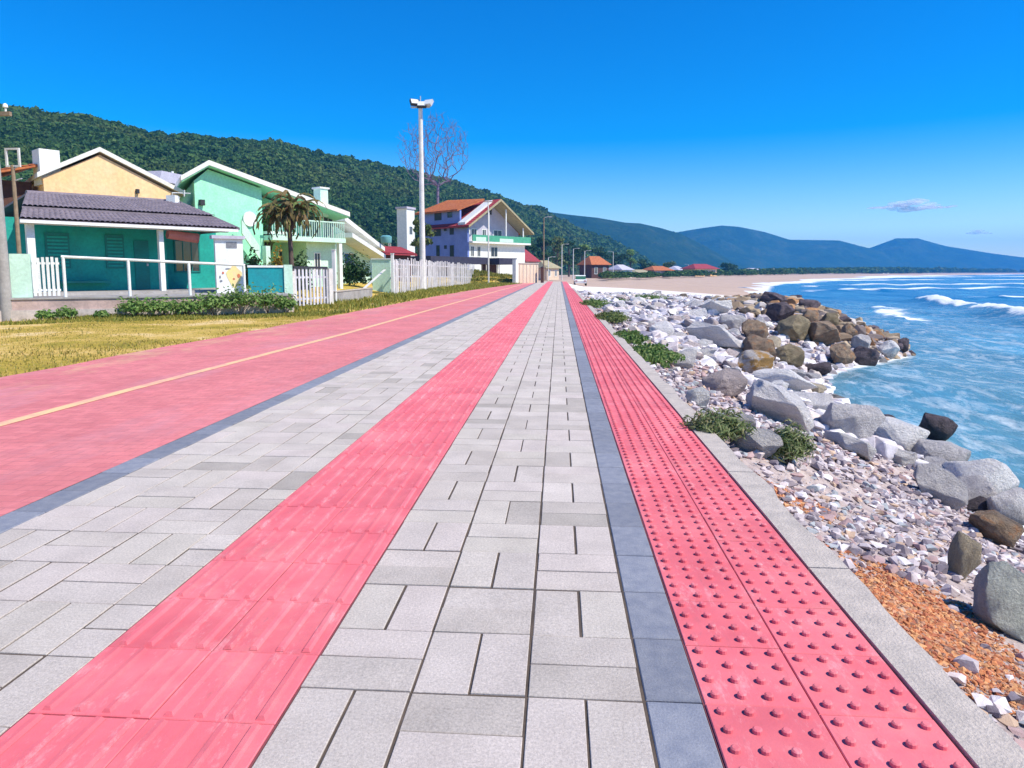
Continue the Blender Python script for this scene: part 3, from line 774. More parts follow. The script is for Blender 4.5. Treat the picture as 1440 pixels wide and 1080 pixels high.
RK = [  # px, py, width, height, material, label, depth ratio, rot
 (982, 563, 38, 26, 'rockwhite', 'small bleached white stone lying alone at the gravel edge by the promenade', .8, .2),
 (1066, 628, 78, 34, 'rockpale', 'flat tilted pale slab lying between the two green bushes', .6, -.3),
 (1092, 578, 112, 46, 'rockpale', 'broad pale boulder just behind the two green bushes', .7, -.2),
 (1192, 602, 84, 62, 'rockgrey', 'tall grey boulder with a flat shaded left face above the gravel', .8, .3),
 (1146, 572, 66, 30, 'rockpale', 'low pale boulder between the broad pale one and the tall grey one', .8, .1),
 (1262, 622, 92, 44, 'rockwhite', 'long whitish boulder sloping to the water beside the dark round rock', .9, -.4),
 (1322, 652, 80, 40, 'rockpale', 'whitish boulder below the dark round rock at the water', .9, -.5),
 (1375, 690, 96, 62, 'rockwhite', 'long bluish white boulder at the wet edge where waves splash', .9, -.5),
 (1412, 722, 60, 56, 'rockpale', 'pale boulder at the frame edge in front of the splashing foam', .9, .4),
 (1316, 606, 48, 34, 'rockdark', 'dark rounded wet rock standing alone in the shallow water', .8, .1),
 (1416, 858, 96, 84, 'rockgreen', 'large grey green boulder beside the orange brick rubble', .9, .3),
 (1352, 794, 46, 60, 'rocktan', 'pointed tan stone standing in the rubble above the orange patch', .8, .2),
 (1400, 748, 80, 38, 'rockbrown', 'flat brown rock below the bluish white boulder on the right', .9, -.1),
 (1318, 690, 78, 44, 'rockgrey', 'blue grey boulder in the shade under the whitish shore boulders', .9, .2),
 (1056, 516, 62, 32, 'rocklich', 'pale boulder with a bright orange lichen patch', .8, -.2),
 (1000, 480, 94, 28, 'rockpale', 'long pale slab leading to the brown rocks of the groyne', .6, -.5),
 (1098, 540, 96, 28, 'rockwhite', 'long bright slab beside the lichen covered boulder above the water', .6, -.5),
 (1138, 552, 52, 20, 'rocktan', 'small tan stone at the low end of the bright slab', .8, 0),
 (1020, 545, 70, 34, 'rockpink', 'pinkish boulder left of the lichen covered one', .9, .4),
 (1045, 600, 50, 22, 'rockgrey', 'small grey boulder half hidden behind the left bush', .8, .4),
 (958, 510, 46, 26, 'rockgrey', 'bluish grey boulder beside the creeping green plants', .8, .4),
 (1248, 496, 44, 36, 'rockwhite', 'white boulder at the tip of the brown groyne in the water', .9, .2),
 (1268, 488, 28, 28, 'rockdark', 'outermost dark rock at the seaward end of the groyne', .9, .2),
 (1060, 470, 56, 42, 'rockbrown', 'brown boulder on the landward foot of the groyne', .9, .3),
 (1098, 445, 60, 40, 'rockdark', 'dark purplish boulder below the crest of the groyne', .9, .5),
 (1088, 424, 56, 24, 'rockdark', 'dark flat topped rock on the crest of the groyne', 1.0, .1),
 (1118, 468, 72, 50, 'rockolive', 'olive boulder in the middle of the groyne', .9, .6),
 (1156, 476, 78, 50, 'rockbrown', 'large brown boulder with a rusty patch in the groyne', .9, .1),
 (1108, 506, 76, 44, 'rockolive', 'low olive boulder at the near waterline of the groyne', .9, .1),
 (1066, 500, 54, 36, 'rockbrown', 'squat brown boulder above the lichen covered one', .9, .1),
 (1182, 505, 60, 44, 'rockbrown', 'brown boulder near the groyne tip standing in the water', .9, .4),
 (1210, 490, 44, 40, 'rockgrey', 'grey boulder next to the white one at the groyne tip', .9, .2),
 (1150, 524, 66, 26, 'rockdark', 'dark wet rock at the near foot of the groyne', .9, .2),
 (1218, 508, 40, 26, 'rockdark', 'small dark wet rock before the white tip boulder', .9, .2),
 (1136, 434, 44, 30, 'rockdark', 'dark purple rock on the seaward shoulder of the groyne crest', .9, .2),
 (1028, 455, 54, 34, 'rockgrey', 'grey boulder where the pale riprap meets the dark groyne rocks', .9, .2),
 (1168, 455, 42, 32, 'rockolive', 'olive topped rock on the seaward slope of the groyne', .9, .2),
 (1140, 452, 44, 34, 'rockbrown', 'brown rock between the dark crest rocks of the groyne', .9, .2),
 (1085, 488, 46, 30, 'rocktan', 'light tan rock amid the brown boulders of the groyne', .9, .2),
 (1192, 474, 38, 34, 'rockbrown', 'rusty brown rock on the seaward face of the groyne', .9, .2),
 (1010, 436, 44, 18, 'rockwhite', 'light flat stone among the riprap inland of the groyne', .9, .2),
 (930, 470, 40, 22, 'rockpale', 'pale stone right beside the middle strip of creeping plants', .9, .2),
]
for (px, py, wp, hp_, m, lab, dep, rot) in RK:
    if px > 1027 and py < 527 and 'groyne' in lab: wp *= .68; hp_ *= .66
    rock_px(px, py, wp, hp_, m, lab, dep, rot)
nspecial = len(rock_spots)
# the ordinary riprap
SHADE = {'rockpale': 'pale lilac grey', 'rockwhite': 'bleached white', 'rockgrey': 'mid grey', 'rockpink': 'pinkish grey', 'rockdark': 'dark purplish', 'rockbrown': 'brown', 'rockolive': 'olive brown', 'rocktan': 'tan'}
cnt = 0; tries = 0
while cnt < 256 and tries < 20000:
    tries += 1
    q = RNG.uniform(0, 1); y = 9.5 + (55 - 9.5) * q ** 1.1; xs = float(shore(y))
    t = RNG.uniform(0, 1)
    x = 1.9 + t * (xs - 1.7)
    if y < 15 and (x - 1.4) / (xs - 1.4) < .55: continue
    if y < 23 and (x - 1.4) < 1.5: continue
    gro = math.exp(-((x - 12.6) / 3.4) ** 2 - ((y - 36) / 8.0) ** 2)
    base = RNG.uniform(.30, .66) * (1 + .25 * min(y / 60, 1)) * (1 + .5 * gro)
    if any((x - a) ** 2 + (y - b) ** 2 < (.62 * (r0 + base / 2)) ** 2 for a, b, r0 in rock_spots): continue
    if gro > .42 and RNG.uniform() < .35: continue
    z = float(terrain(x, y))
    if gro > .42:
        m = random.choice(['rockbrown', 'rockbrown', 'rockolive', 'rockdark', 'rockdark', 'rockgrey', 'rocktan'])
        lab = SHADE[m] + ' rock wedged between the larger boulders of the groyne'
    else:
        m = random.choice(['rockpale'] * 5 + ['rockwhite'] * 2 + ['rockgrey'] * 2 + ['rockpink'] * 2)
        if x > xs - 1.4: m = random.choice(['rockpale', 'rockgrey', 'rockdark', 'rockgrey'])
        where = 'along the water edge' if x > xs - 1.4 else ('close to the promenade kerb' if x < 4 else ('in the middle of the sea defence' if y < 36 else 'in the far part of the sea defence'))
        lab = SHADE[m] + ' riprap stone ' + where
    s_ = (base * RNG.uniform(.85, 1.35), base * RNG.uniform(.8, 1.2), base * RNG.uniform(.45, .75))
    put_rock((x, y, z), s_, m, lab, lab.replace('stone', 'stones').replace('rock wedged', 'rocks wedged'), RNG.uniform(.15, .4), False, RNG.uniform(0, 6.28), .3, name='riprap_stone')
    cnt += 1
oc = hit(1312, 880); oc2 = hit(1112, 702)
# rubble nobody could count
def rubble(name, n, region, smin, smax, m, lab, flat=.75):
    P = []; 
    while len(P) < n:
        x, y = region(); 
        if x is None: continue
        P.append((x, y))
    P = np.array(P); z = terrain(P[:, 0], P[:, 1])
    s_ = RNG.uniform(0, 1, n) ** 4.0 * (smax - smin) + smin
    s_ = s_ * np.clip(.6 + P[:, 1] / 20, .7, 2.6)
    pos = np.stack([P[:, 0], P[:, 1], z + s_ * .18], 1)
    small = []
    for k in range(9):
        bm = bmesh.new(); u = RNG.normal(0, 1, (10, 3)); u /= np.linalg.norm(u, axis=1)[:, None]
        for p in u: bm.verts.new(p)
        bmesh.ops.convex_hull(bm, input=bm.verts); bmesh.ops.triangulate(bm, faces=bm.faces); bm.verts.index_update()
        small.append((np.array([p.co[:] for p in bm.verts]) * .62, np.array([[q.index for q in p.verts] for p in bm.faces]))); bm.free()
    v, f_ = scatter(small, pos, np.stack([s_, s_ * RNG.uniform(.6, 1, n), s_ * flat * RNG.uniform(.6, 1, n)], 1))
    return tag(link(name, mesh_np(name, v, f_), m), lab, 'rubble', kind='stuff')
def reg_main():
    y = 1.2 + 56 * RNG.uniform(0, 1) ** 1.6; xs = float(shore(y)); x = 1.45 + RNG.uniform(0, 1) * (xs - 1.3)
    k = nz(np.array(x), np.array(y), .8, 3, 4)
    if ((x - oc[0] - .2 * (y - oc[1])) / .36) ** 2 + ((y - oc[1]) / .62) ** 2 < 1 and RNG.uniform() < .93: return None, None
    if k < -.25 and y < 20 and RNG.uniform() < .6: return None, None
    return x, y
BL = []
for k in range(12):
    bm = bmesh.new(); npt = int(RNG.integers(10, 15)); u = RNG.normal(0, 1, (npt, 3)); u /= np.linalg.norm(u, axis=1)[:, None]; u *= RNG.uniform(.8, 1.05, (npt, 1)); u = np.sign(u) * np.abs(u) ** .8
    for p in u: bm.verts.new(p)
    bmesh.ops.convex_hull(bm, input=bm.verts); bmesh.ops.dissolve_limit(bm, angle_limit=R(12), verts=bm.verts, edges=bm.edges)
    bmesh.ops.bevel(bm, geom=list(bm.edges), offset=.05, segments=1, affect='EDGES', clamp_overlap=True); bmesh.ops.triangulate(bm, faces=bm.faces)
    bm.verts.index_update(); BL.append((np.array([p.co[:] for p in bm.verts]) * .5, np.array([[q.index for q in p.verts] for p in bm.faces]))); bm.free()
P = []
while len(P) < 4200:
    y = 10.5 + 45 * RNG.uniform() ** 1.15; xs = float(shore(y)); x = 1.75 + RNG.uniform() * (xs - 1.6)
    if y < 24 and x < 1.6 + 2.2 * (24 - y) / 14: continue
    if y < 15 and (x - 1.4) / (xs - 1.4) < .5 and RNG.uniform() < .8: continue
    P.append((x, y))
P = np.array(P); n = len(P); z = terrain(P[:, 0], P[:, 1]); s_ = (.14 + .36 * RNG.uniform(0, 1, n) ** 2.0) * (1 + P[:, 1] / 110)
v, f_ = scatter(BL, np.stack([P[:, 0], P[:, 1], z + s_ * .16], 1), np.stack([s_ * RNG.uniform(.9, 1.4, n), s_, s_ * RNG.uniform(.5, .85, n)], 1))
tag(link('riprap', mesh_np('riprap', v, f_), 'riprap'), 'mass of pale broken riprap stones filling the gaps between the boulders', 'rubble', kind='stuff')
P = []
while len(P) < 1700:
    x, y = RNG.normal(12.4, 2.3), RNG.normal(35, 4.6)
    if x < 7.5 or x > shore(y) + .3 or y < 26: continue
    P.append((x, y))
P = np.array(P); n = len(P); z = terrain(P[:, 0], P[:, 1]); s_ = .22 + .6 * RNG.uniform(0, 1, n) ** 2.2
v, f_ = scatter(BL, np.stack([P[:, 0], P[:, 1], z + s_ * .22], 1), np.stack([s_ * RNG.uniform(.9, 1.4, n), s_, s_ * RNG.uniform(.6, .95, n)], 1))
tag(link('groyne_rubble', mesh_np('groyne_rubble', v, f_), 'ripbrown'), 'brown and rusty broken stones packed between the groyne boulders', 'rubble', kind='stuff')
rubble('rubble', 62000, reg_main, .012, .13, 'rubble', 'loose grey and pinkish rubble covering the slope between promenade and sea')
def reg_or():
    if RNG.uniform() < .86:
        c, sx, sy = oc, .34, .62
    else:
        c, sx, sy = oc2, .30, .30
    a, b = RNG.normal(0, .55, 2)
    if abs(a) > 1.3 or abs(b) > 1.3: return None, None
    x, y = c[0] + a * sx + .12 * b * sy, c[1] + b * sy
    return (x, y) if x > 1.47 else (None, None)
rubble('brick_rubble', 9000, reg_or, .014, .052, 'orangerub', 'patch of broken orange brick rubble beside the kerb', .7)

# ================================================================== PLANTS
def leafmesh(c, n, r, size, shell=.55, up=.3, aspect=.5):
    u = RNG.normal(0, 1, (n, 3)); u /= np.linalg.norm(u, axis=1)[:, None]; u[:, 2] = np.where(u[:, 2] < -.2, -u[:, 2] * .6, u[:, 2])
    lump = 1 + .28 * nz(u[:, 0] * 2 + c[0], u[:, 1] * 2 + u[:, 2] * 2 + c[1], 1.7, 3, 5)
    p = np.array(c) + u * np.array(r) * (RNG.uniform(shell, 1, (n, 1)) * lump[:, None])
    nr = u + np.array([0, 0, up])
    return cards(p, nr, RNG.uniform(.6, 1.25, n) * size, aspect)
def plant(name, label, cat, p, r, n, size, m, group=None, stems=5, shell=.35, aspect=.5):
    t = thing(name, label, cat, p, group)
    v, f_ = leafmesh((0, 0, r[2] * .55), n, r, size, shell, .3, aspect)
    link('foliage', mesh_np('foliage', v, f_), m, t)
    mb = MB()
    for k in range(stems):
        a = RNG.uniform(0, 6.28); q = RNG.uniform(.3, .8)
        mb.tube([np.array(p) + (0, 0, -.03), np.array(p) + (math.cos(a) * r[0] * q * .5, math.sin(a) * r[1] * q * .5, r[2] * .5), np.array(p) + (math.cos(a) * r[0] * q, math.sin(a) * r[1] * q, r[2] * .95)], [.012, .008, .004], 5)
    obj('stem', mb, 'bark', t)
    return t
for px, py, wp, hp_, lab in ((1008, 602, 84, 50, 'wide green bush growing against the kerb by the pale slab'), (1108, 628, 56, 62, 'upright dark green bush growing between slab and tall grey boulder')):
    p = hit(px, py + hp_ * .42); k = p[1] / 962
    plant('coastal_bush', lab, 'bush', p, (wp * k * .52, wp * k * .45, hp_ * k * .62), 2600, .055, 'leafgrey', 'bushes on the sea defence', 9, .15, .14)
covers = [(916, 500, 74, 22, 'leafcover', 'nearest mat of creeping green plants beside the kerb'), (884, 476, 46, 18, 'leafcover', 'second mat of creeping green plants behind the nearest mat'), (860, 448, 44, 18, 'leafbush', 'brownish green creeping mat in the middle of the kerb row'), (838, 428, 44, 14, 'leafcover', 'farthest mat of creeping plants where the kerb ends'),
          (914, 420, 54, 12, 'leafcover', 'low green mound of plants standing among far pale riprap'), (868, 424, 30, 8, 'leafcover', 'thin green plant mat between kerb and far riprap')]
for px, py, wp, hp_, m, lab in covers:
    p = hit(px, py + hp_ * .3); k = p[1] / 962
    r = (wp * k * .5, min(wp * k * 1.3, 3.2), hp_ * k * .55)
    plant('creeping_plant', lab, 'ground cover', p, r, 3200, .05, m, 'creeping plants along the kerb', 4, .1)
# weeds along the foot of the retaining wall
WL = [np.array([-17.6, 19.6]), np.array([-9.75, 24.2])]
def wall_pt(px, off=0.0):
    d = ray(px, 383); d = d / d[1]; a, b = WL; u = b - a
    A = np.array([[d[0], -u[0]], [d[1], -u[1]]]); s_ = np.linalg.solve(A, a); p = d[:2] * s_[0]
    nrm = np.array([u[1], -u[0]]) / np.linalg.norm(u)
    return p + nrm * off
weeds = [(62, 20, 16, 'low weeds at the left end of the wall beside the pole'), (92, 24, 20, 'small leafy weed left of the first tall clump at the wall'), (140, 16, 12, 'smallest weed at the foot of the stained wall'), (186, 40, 34, 'leafy weed clump below the second railing post'), (226, 46, 34, 'rounded weed clump at the wall below the porch post'), (262, 36, 30, 'weed clump left of the tallest ones at the wall'), (298, 44, 42, 'tall weed clump below the painted sign panel'), (334, 46, 50, 'tallest weed clump at the right part of the wall'), (372, 44, 46, 'dense weed clump below the blue teal wall'), (398, 28, 30, 'last small weed clump before the slatted gate')]
for px, wp, hp_, lab in weeds:
    p2 = wall_pt(px, .45); k = p2[1] / 962
    plant('wall_weed', lab, 'weed', (p2[0], p2[1], -.03), (wp * k * .66, wp * k * .55, hp_ * k * .62), 620, .07, 'leaf', 'weeds along the retaining wall', 6, .25)
# grass blades on the verge
def blades(name, n, reg, h, m, lab, cat='grass', zf=None):
    P = np.array([reg() for _ in range(n)]); x, y = P[:, 0], P[:, 1]; z = (terrain(x, y) if zf is None else zf(x, y))
    a = RNG.uniform(0, 6.28, n); hh = h * RNG.uniform(.4, 1.3, n) * (1 + .5 * nz(x, y, .8, 3, 6)); w_ = hh * .16 + .006
    lx, ly = RNG.normal(0, .35, n) * hh, RNG.normal(0, .35, n) * hh
    c, s_ = np.cos(a) * w_, np.sin(a) * w_
    V = np.stack([np.stack([x - c, y - s_, z - .01], 1), np.stack([x + c, y + s_, z - .01], 1), np.stack([x + c * .5 + lx * .5, y + s_ * .5 + ly * .5, z + hh * .6], 1), np.stack([x + lx, y + ly, z + hh], 1)], 1)
    return tag(link(name, mesh_np(name, V.reshape(-1, 3), np.arange(4 * n).reshape(n, 4)), m), lab, cat, kind='stuff')
def reg_verge():
    while True:
        y = 7 + 26 * RNG.uniform(); x = -7.75 - 12 * RNG.uniform() ** 1.1
        lim = 19.6 + (x + 17.6) * .586
        if y < lim - .15 and nz(np.array(x), np.array(y), .55, 4, 1) > -.35 + .5 * RNG.uniform(-1, 1): return x, y
blades('verge_grass', 20000, reg_verge, .042, 'straw', 'dry yellow green grass between the red cycleway and the wall')
def reg_wallgrass():
    while True:
        x = -7.9 - 11 * RNG.uniform(); lim = 19.6 + (x + 17.6) * .586; y = lim - .1 - 2.6 * RNG.uniform() ** 1.6
        if nz(np.array(x), np.array(y), .7, 3, 2) > -.5 + .6 * RNG.uniform(-1, 1): return x, y
blades('wall_grass', 9000, reg_wallgrass, .09, 'turf', 'greener taller grass along the foot of the retaining wall')
def reg_verge2():
    y = 24 + 70 * RNG.uniform(); xe = float(np.interp(y, [24, 40, 56, 72, 92], [-7.55, -7.5, -7.1, -6.1, -4.7])); return xe - .05 - RNG.uniform() ** .8 * (-xe + -10.9 if False else 10.75 + xe), y
blades('fence_grass', 15000, reg_verge2, .20, 'turf', 'green and yellow grass strip below the fence beside the cycleway')

# ================================================================== BUILDINGS: frame along a facade, u to the right, n inwards
class Fr:
    def __init__(s, pa, ya, pb, yb):
        s.a = at(pa, 383, ya)[:2]; s.b = at(pb, 383, yb)[:2]; s.L = float(np.linalg.norm(s.b - s.a)); s.u = (s.b - s.a) / s.L; s.n = np.array([-s.u[1], s.u[0]])
    def p(s, q, d, z): v = s.a + s.u * q + s.n * d; return (float(v[0]), float(v[1]), float(z))
    def q(s, px, d=0.0):
        r = ray(px, 383)[:2]; o = s.a + s.n * d
        A = np.array([[s.u[0], -r[0]], [s.u[1], -r[1]]]); return float(np.linalg.solve(A, -o)[0])
    def z(s, px, py, d=0.0):
        v = s.p(s.q(px, d), d, 0); return float(at(px, py, v[1])[2])
    def box(s, mb, q0, q1, d0, d1, z0, z1):
        return mb.hexa([s.p(q0, d0, z0), s.p(q1, d0, z0), s.p(q1, d1, z0), s.p(q0, d1, z0), s.p(q0, d0, z1), s.p(q1, d0, z1), s.p(q1, d1, z1), s.p(q0, d1, z1)])
    shear = 0.0
    def gable(s, mb, prof, d0, d1):           # profile [(q,z)...] swept inwards
        pl = [s.p(q + s.shear * d0, d0, z) for q, z in prof]; v = (s.n + s.u * s.shear) * (d1 - d0)
        return mb.prism(pl, (v[0], v[1], 0))
def fb(fr, name, m, parent, *boxes):
    mb = MB()
    for b in boxes: fr.box(mb, *b)
    return obj(name, mb, m, parent)
def window(fr, parent, q0, q1, z0, z1, d, frame='white', pane='glass', name='window', bars=1, t=.06):
    """frame standing 3 cm proud of the wall at depth d, pane set inside it as a sub-part"""
    bx = [(q0, q0 + t, d - .04, d + .02, z0, z1), (q1 - t, q1, d - .04, d + .02, z0, z1), (q0 + t, q1 - t, d - .04, d + .02, z1 - t, z1), (q0 + t, q1 - t, d - .04, d + .02, z0, z0 + t)]
    for k in range(bars):
        qm = q0 + (q1 - q0) * (k + 1) / (bars + 1); bx.append((qm - t * .3, qm + t * .3, d - .035, d + .015, z0 + t, z1 - t))
    w_ = fb(fr, name, frame, parent, *bx)
    fb(fr, 'pane', pane, w_, (q0 + t, q1 - t, d - .018, d + .01, z0 + t, z1 - t))
    return w_
def tiles(mb, e0, e1, r1, r0, nc, nr, amp=.045, step=.03, th=.10):
    """clay tile field: wavy across, stepped down the slope (eave e0-e1, ridge r0-r1)"""
    e0, e1, r0, r1 = [Vector(v) for v in (e0, e1, r0, r1)]
    nrm = (e1 - e0).cross(r0 - e0).normalized()
    if nrm.z < 0: nrm = -nrm
    V = []; sub = 4; W_ = nc * sub + 1
    rows_ = []
    for j in range(nr):
        rows_ += [(j / nr, step), ((j + .97) / nr, 0)]
    for t, lift in rows_:
        for i in range(W_):
            s_ = i / (W_ - 1); p = (e0.lerp(e1, s_)).lerp(r0.lerp(r1, s_), t)
            V.append(p + nrm * (lift + amp * abs(math.sin(math.pi * i / sub))))
    Fq = [(a * W_ + i, a * W_ + i + 1, (a + 1) * W_ + i + 1, (a + 1) * W_ + i) for a in range(len(rows_) - 1) for i in range(W_ - 1)]
    mb.add(V, Fq)
    off = nrm * -.012
    return mb.slab([e0 + off, e1 + off, r1 + off, r0 + off], th)
VX = lambda v: Vector(v)

# ---------------------------------------------------------------- teal house
T = Fr(46, 22, 335, 27.6)
zf = T.z(46, 412); qp = T.q(228); qe = T.q(322)
ze0 = T.z(46, 309); ze1 = T.z(322, 322)
th_ = thing('teal_house', 'low teal house with mauve grey tiled roof and a deep open porch', 'house', T.p(0, 0, 0))
fb(T, 'porch_floor', 'concrete', th_, (-.7, T.L + .2, -.45, 6.6, -.05, zf))
fb(T, 'wall', 'teal', th_, (-.45, T.q(236, 1.7), 1.7, 6.4, zf, ze0 + .18), (T.q(236, 1.7), T.q(306, 3.2), 3.2, 6.4, zf, ze0 + .12))
for a, b in ((66, 100), (150, 176)):
    w_ = fb(T, 'shutter', 'tealdark', th_, (T.q(a, 1.7), T.q(b, 1.7), 1.655, 1.69, zf + .85, ze0 - .32))
    mb = MB(); 
    for k in range(9):
        zz = zf + .92 + k * (ze0 - zf - 1.3) / 9; T.box(mb, T.q(a, 1.7) + .06, T.q(b, 1.7) - .06, 1.635, 1.652, zz, zz + .07)
    obj('louvre', mb, 'teal', w_)
dr = fb(T, 'door', 'tealdark', th_, (T.q(190, 1.7), T.q(210, 1.7), 1.65, 1.69, zf + .01, zf + 1.95))
fb(T, 'handle', 'metal', dr, (T.q(206, 1.7), T.q(206, 1.7) + .06, 1.60, 1.65, zf + .95, zf + 1.05))
window(T, th_, T.q(246, 3.2), T.q(282, 3.2), zf + .7, ze1 - .35, 3.2, 'tealdark', 'glass', bars=2)
fb(T, 'bench', 'tealdark', th_, (T.q(80, 1.7), T.q(150, 1.7), 1.25, 1.64, zf + .3, zf + .38))
for px in (46, 228):
    q = T.q(px); w0 = .115 if px == 46 else .085
    zt = ze0 - .14 if px == 46 else ze0 - .15
    o = fb(T, 'porch_post', 'white', th_, (q - w0, q + w0, -.1, .1, zf, zt))
fb(T, 'beam', 'white', th_, (-.3, qe, -.13, .13, ze0 - .14, ze0 - .03))
Ea = VX(T.p(-.35, -.45, ze0)); Eb = VX(T.p(qe + .25, -.45, ze1))
Ra = VX(at(37, 271, 25.4)); Rb = VX(at(250, 284, 31.2))
mid0 = Ea.lerp(Ra, .34); mid1 = Eb.lerp(Rb, .34)
mb = MB(); tiles(mb, Ea, Eb, mid1, mid0, 44, 4)
tiles(mb, mid0 + VX((0, 0, .10)), mid1 + VX((0, 0, .10)), Rb, Ra, 44, 8)
Bb = VX(T.p(qe + .3, 7.4, ze0)); Ba = VX(T.p(-.5, 7.0, ze0))
mb.slab([Eb, Bb, Rb], .08); mb.slab([Ra, Rb, Bb, Ba], .08)
rf = obj('roof', mb, 'roofgrey', th_)
mb = MB(); mb.tube([Ra, Rb], .10, 8); mb.tube([Rb, Eb], .08, 8); obj('ridge_cap', mb, 'roofgrey', rf)
mb = MB(); mb.slab([Ea + VX((.02, -.02, -.03)), Eb + VX((.02, -.02, -.03)), Eb + VX((-.06, .06, -.03)), Ea + VX((-.06, .06, -.03))], .10); obj('fascia', mb, 'white', rf)
an = MB(); c = VX(at(243, 284, 30.6)); an.box(c + VX((0, 0, .12)), (.42, .36, .34)); an.tube([c, c + VX((0, 0, .42)), c + VX((.75, .2, .40))], .025, 6); an.tube([c + VX((.5, .1, .25)), c + VX((.52, .1, .55))], .02, 6)
obj('roof_vent', an, 'white', rf)
# rolled salmon awning under the eave
tag(obj('awning', MB().tube([T.p(T.q(240), .12, ze1 - .30), T.p(T.q(282), .12, ze1 - .42)], [.17, .19], 12), 'salmon', smooth=True), 'rolled salmon pink awning hanging under the eave of the teal porch', 'awning')
# painted sign panel
G = Fr(304, 25.4, 343, 26.0)
zb = G.z(320, 408); zt = G.z(320, 336)
sg = thing('painted_sign', 'white panel wall with grey plate and yellow painting at the right end of the porch', 'sign', G.p(0, 0, zb))
fb(G, 'panel', 'white', sg, (0, G.L, 0, .28, zb - .6, zt))
fb(G, 'cap', 'rooflilac', sg, (-.12, G.L + .08, -.12, .42, zt + .003, zt + .13))
fb(G, 'plate', 'slate', sg, (G.L * .40, G.L * .78, -.02, -.003, zt - .34, zt - .12))
def blob(fr, q, z, rq, rz, d, n=18, sd=0):
    return [fr.p(q + rq * math.cos(t) * (1 + .18 * math.sin(3 * t + sd)), d, z + rz * math.sin(t) * (1 + .18 * math.cos(4 * t + sd))) for t in [2 * math.pi * k / n for k in range(n)]]
hgt = zt - zb
def flatpoly(fr, name, m, parent, *bl):
    mb = MB()
    for b in bl: mb.prism(b, tuple(fr.n[i] * .006 for i in range(2)) + (0,))
    return obj(name, mb, m, parent)
flatpoly(G, 'painting', 'panelyellow', sg, blob(G, G.L * .64, zb + hgt * .27, G.L * .27, hgt * .20, -.009))
flatpoly(G, 'painted_mark', 'panelorange', sg, blob(G, G.L * .80, zb + hgt * .28, G.L * .06, hgt * .04, -.016, 10, 1), blob(G, G.L * .24, zb + hgt * .34, G.L * .04, hgt * .025, -.016, 10, 2), blob(G, G.L * .62, zb + hgt * .22, G.L * .04, hgt * .02, -.016, 10, 3))
flatpoly(G, 'painted_mark', 'slate', sg, blob(G, G.L * .16, zb + hgt * .18, G.L * .05, hgt * .018, -.016, 10, 1), blob(G, G.L * .42, zb + hgt * .42, G.L * .10, hgt * .012, -.016, 10, 2), blob(G, G.L * .13, zb + hgt * .26, G.L * .03, hgt * .03, -.016, 10, 4))

# ---------------------------------------------------------------- lot edge: retaining wall, railing, pickets
W = Fr(0, 20.3, 410, 24.7); W.a = wall_pt(-60, 0); W.b = wall_pt(412, 0); W.L = float(np.linalg.norm(W.b - W.a)); W.u = (W.b - W.a) / W.L; W.n = np.array([-W.u[1], W.u[0]])
rw = thing('retaining_wall', 'low stained two step retaining wall below the teal house', 'wall', W.p(0, 0, -.05))
fb(W, 'lower_wall', 'greywall', rw, (0, W.L, 0, .3, -.1, .27))
fb(W, 'upper_wall', 'pinkwall', rw, (0.01, W.L - .01, .06, .7, .272, .60))
fb(W, 'coping', 'concrete', rw, (0.0, W.L, .02, 4.3, .602, .655))
rl = thing('railing', 'white tubular railing with four posts along the front of the teal porch', 'railing', W.p(W.q(90, .35), .35, .65))
zr0 = W.z(90, 361, .35); zr1 = W.z(343, 373, .35); q0 = W.q(90, .35); q1 = W.q(343, .35)
for px in (90, 181, 266, 343):
    q = W.q(px, .35); zt_ = zr0 + (zr1 - zr0) * (q - q0) / (q1 - q0)
    obj('post', MB().tube([W.p(q, .35, .655), W.p(q, .35, zt_)], .05, 10), 'white', rl, True)
obj('rail', MB().tube([W.p(q0 - .05, .35, zr0), W.p(q1 + .05, .35, zr1)], .048, 10), 'white', rl, True)
pf = thing('picket_fence', 'short white picket fence with a pale mint end wall left of the porch', 'fence', W.p(W.q(20, .35), .35, .65))
qa, qb = W.q(15, .35), W.q(84, .35); zt = W.z(60, 362, .35)
fb(W, 'end_wall', 'mintpale', pf, (qa, W.q(44, .35), .25, .45, .66, W.z(30, 357, .35)))
mb = MB(); q = W.q(46, .35)
while q < qb: W.box(mb, q, q + .075, .31, .335, .70, zt + RNG.uniform(-.02, .02)); q += .125
obj('pickets', mb, 'white', pf)
fb(W, 'rail', 'white', pf, (W.q(45, .35), qb, .337, .38, .85, .92)); fb(W, 'rail', 'white', pf, (W.q(45, .35), qb, .337, .38, zt - .22, zt - .15))
# blue teal garden wall
H = Fr(345, 25.6, 411, 26.4)
gw = thing('garden_wall', 'blue teal garden wall with white coping between sign panel and gate', 'wall', H.p(0, 0, 0))
zt = H.z(378, 374)
fb(H, 'wall', 'tealwall', gw, (.1, H.q(399), 0, .16, -.05, zt - .06)); fb(H, 'coping', 'white', gw, (.08, H.q(399), -.04, .2, zt - .058, zt + .02))
fb(H, 'pillar', 'mintpale', gw, (H.q(399) + .004, H.q(411), -.06, .26, -.05, zt + .05))
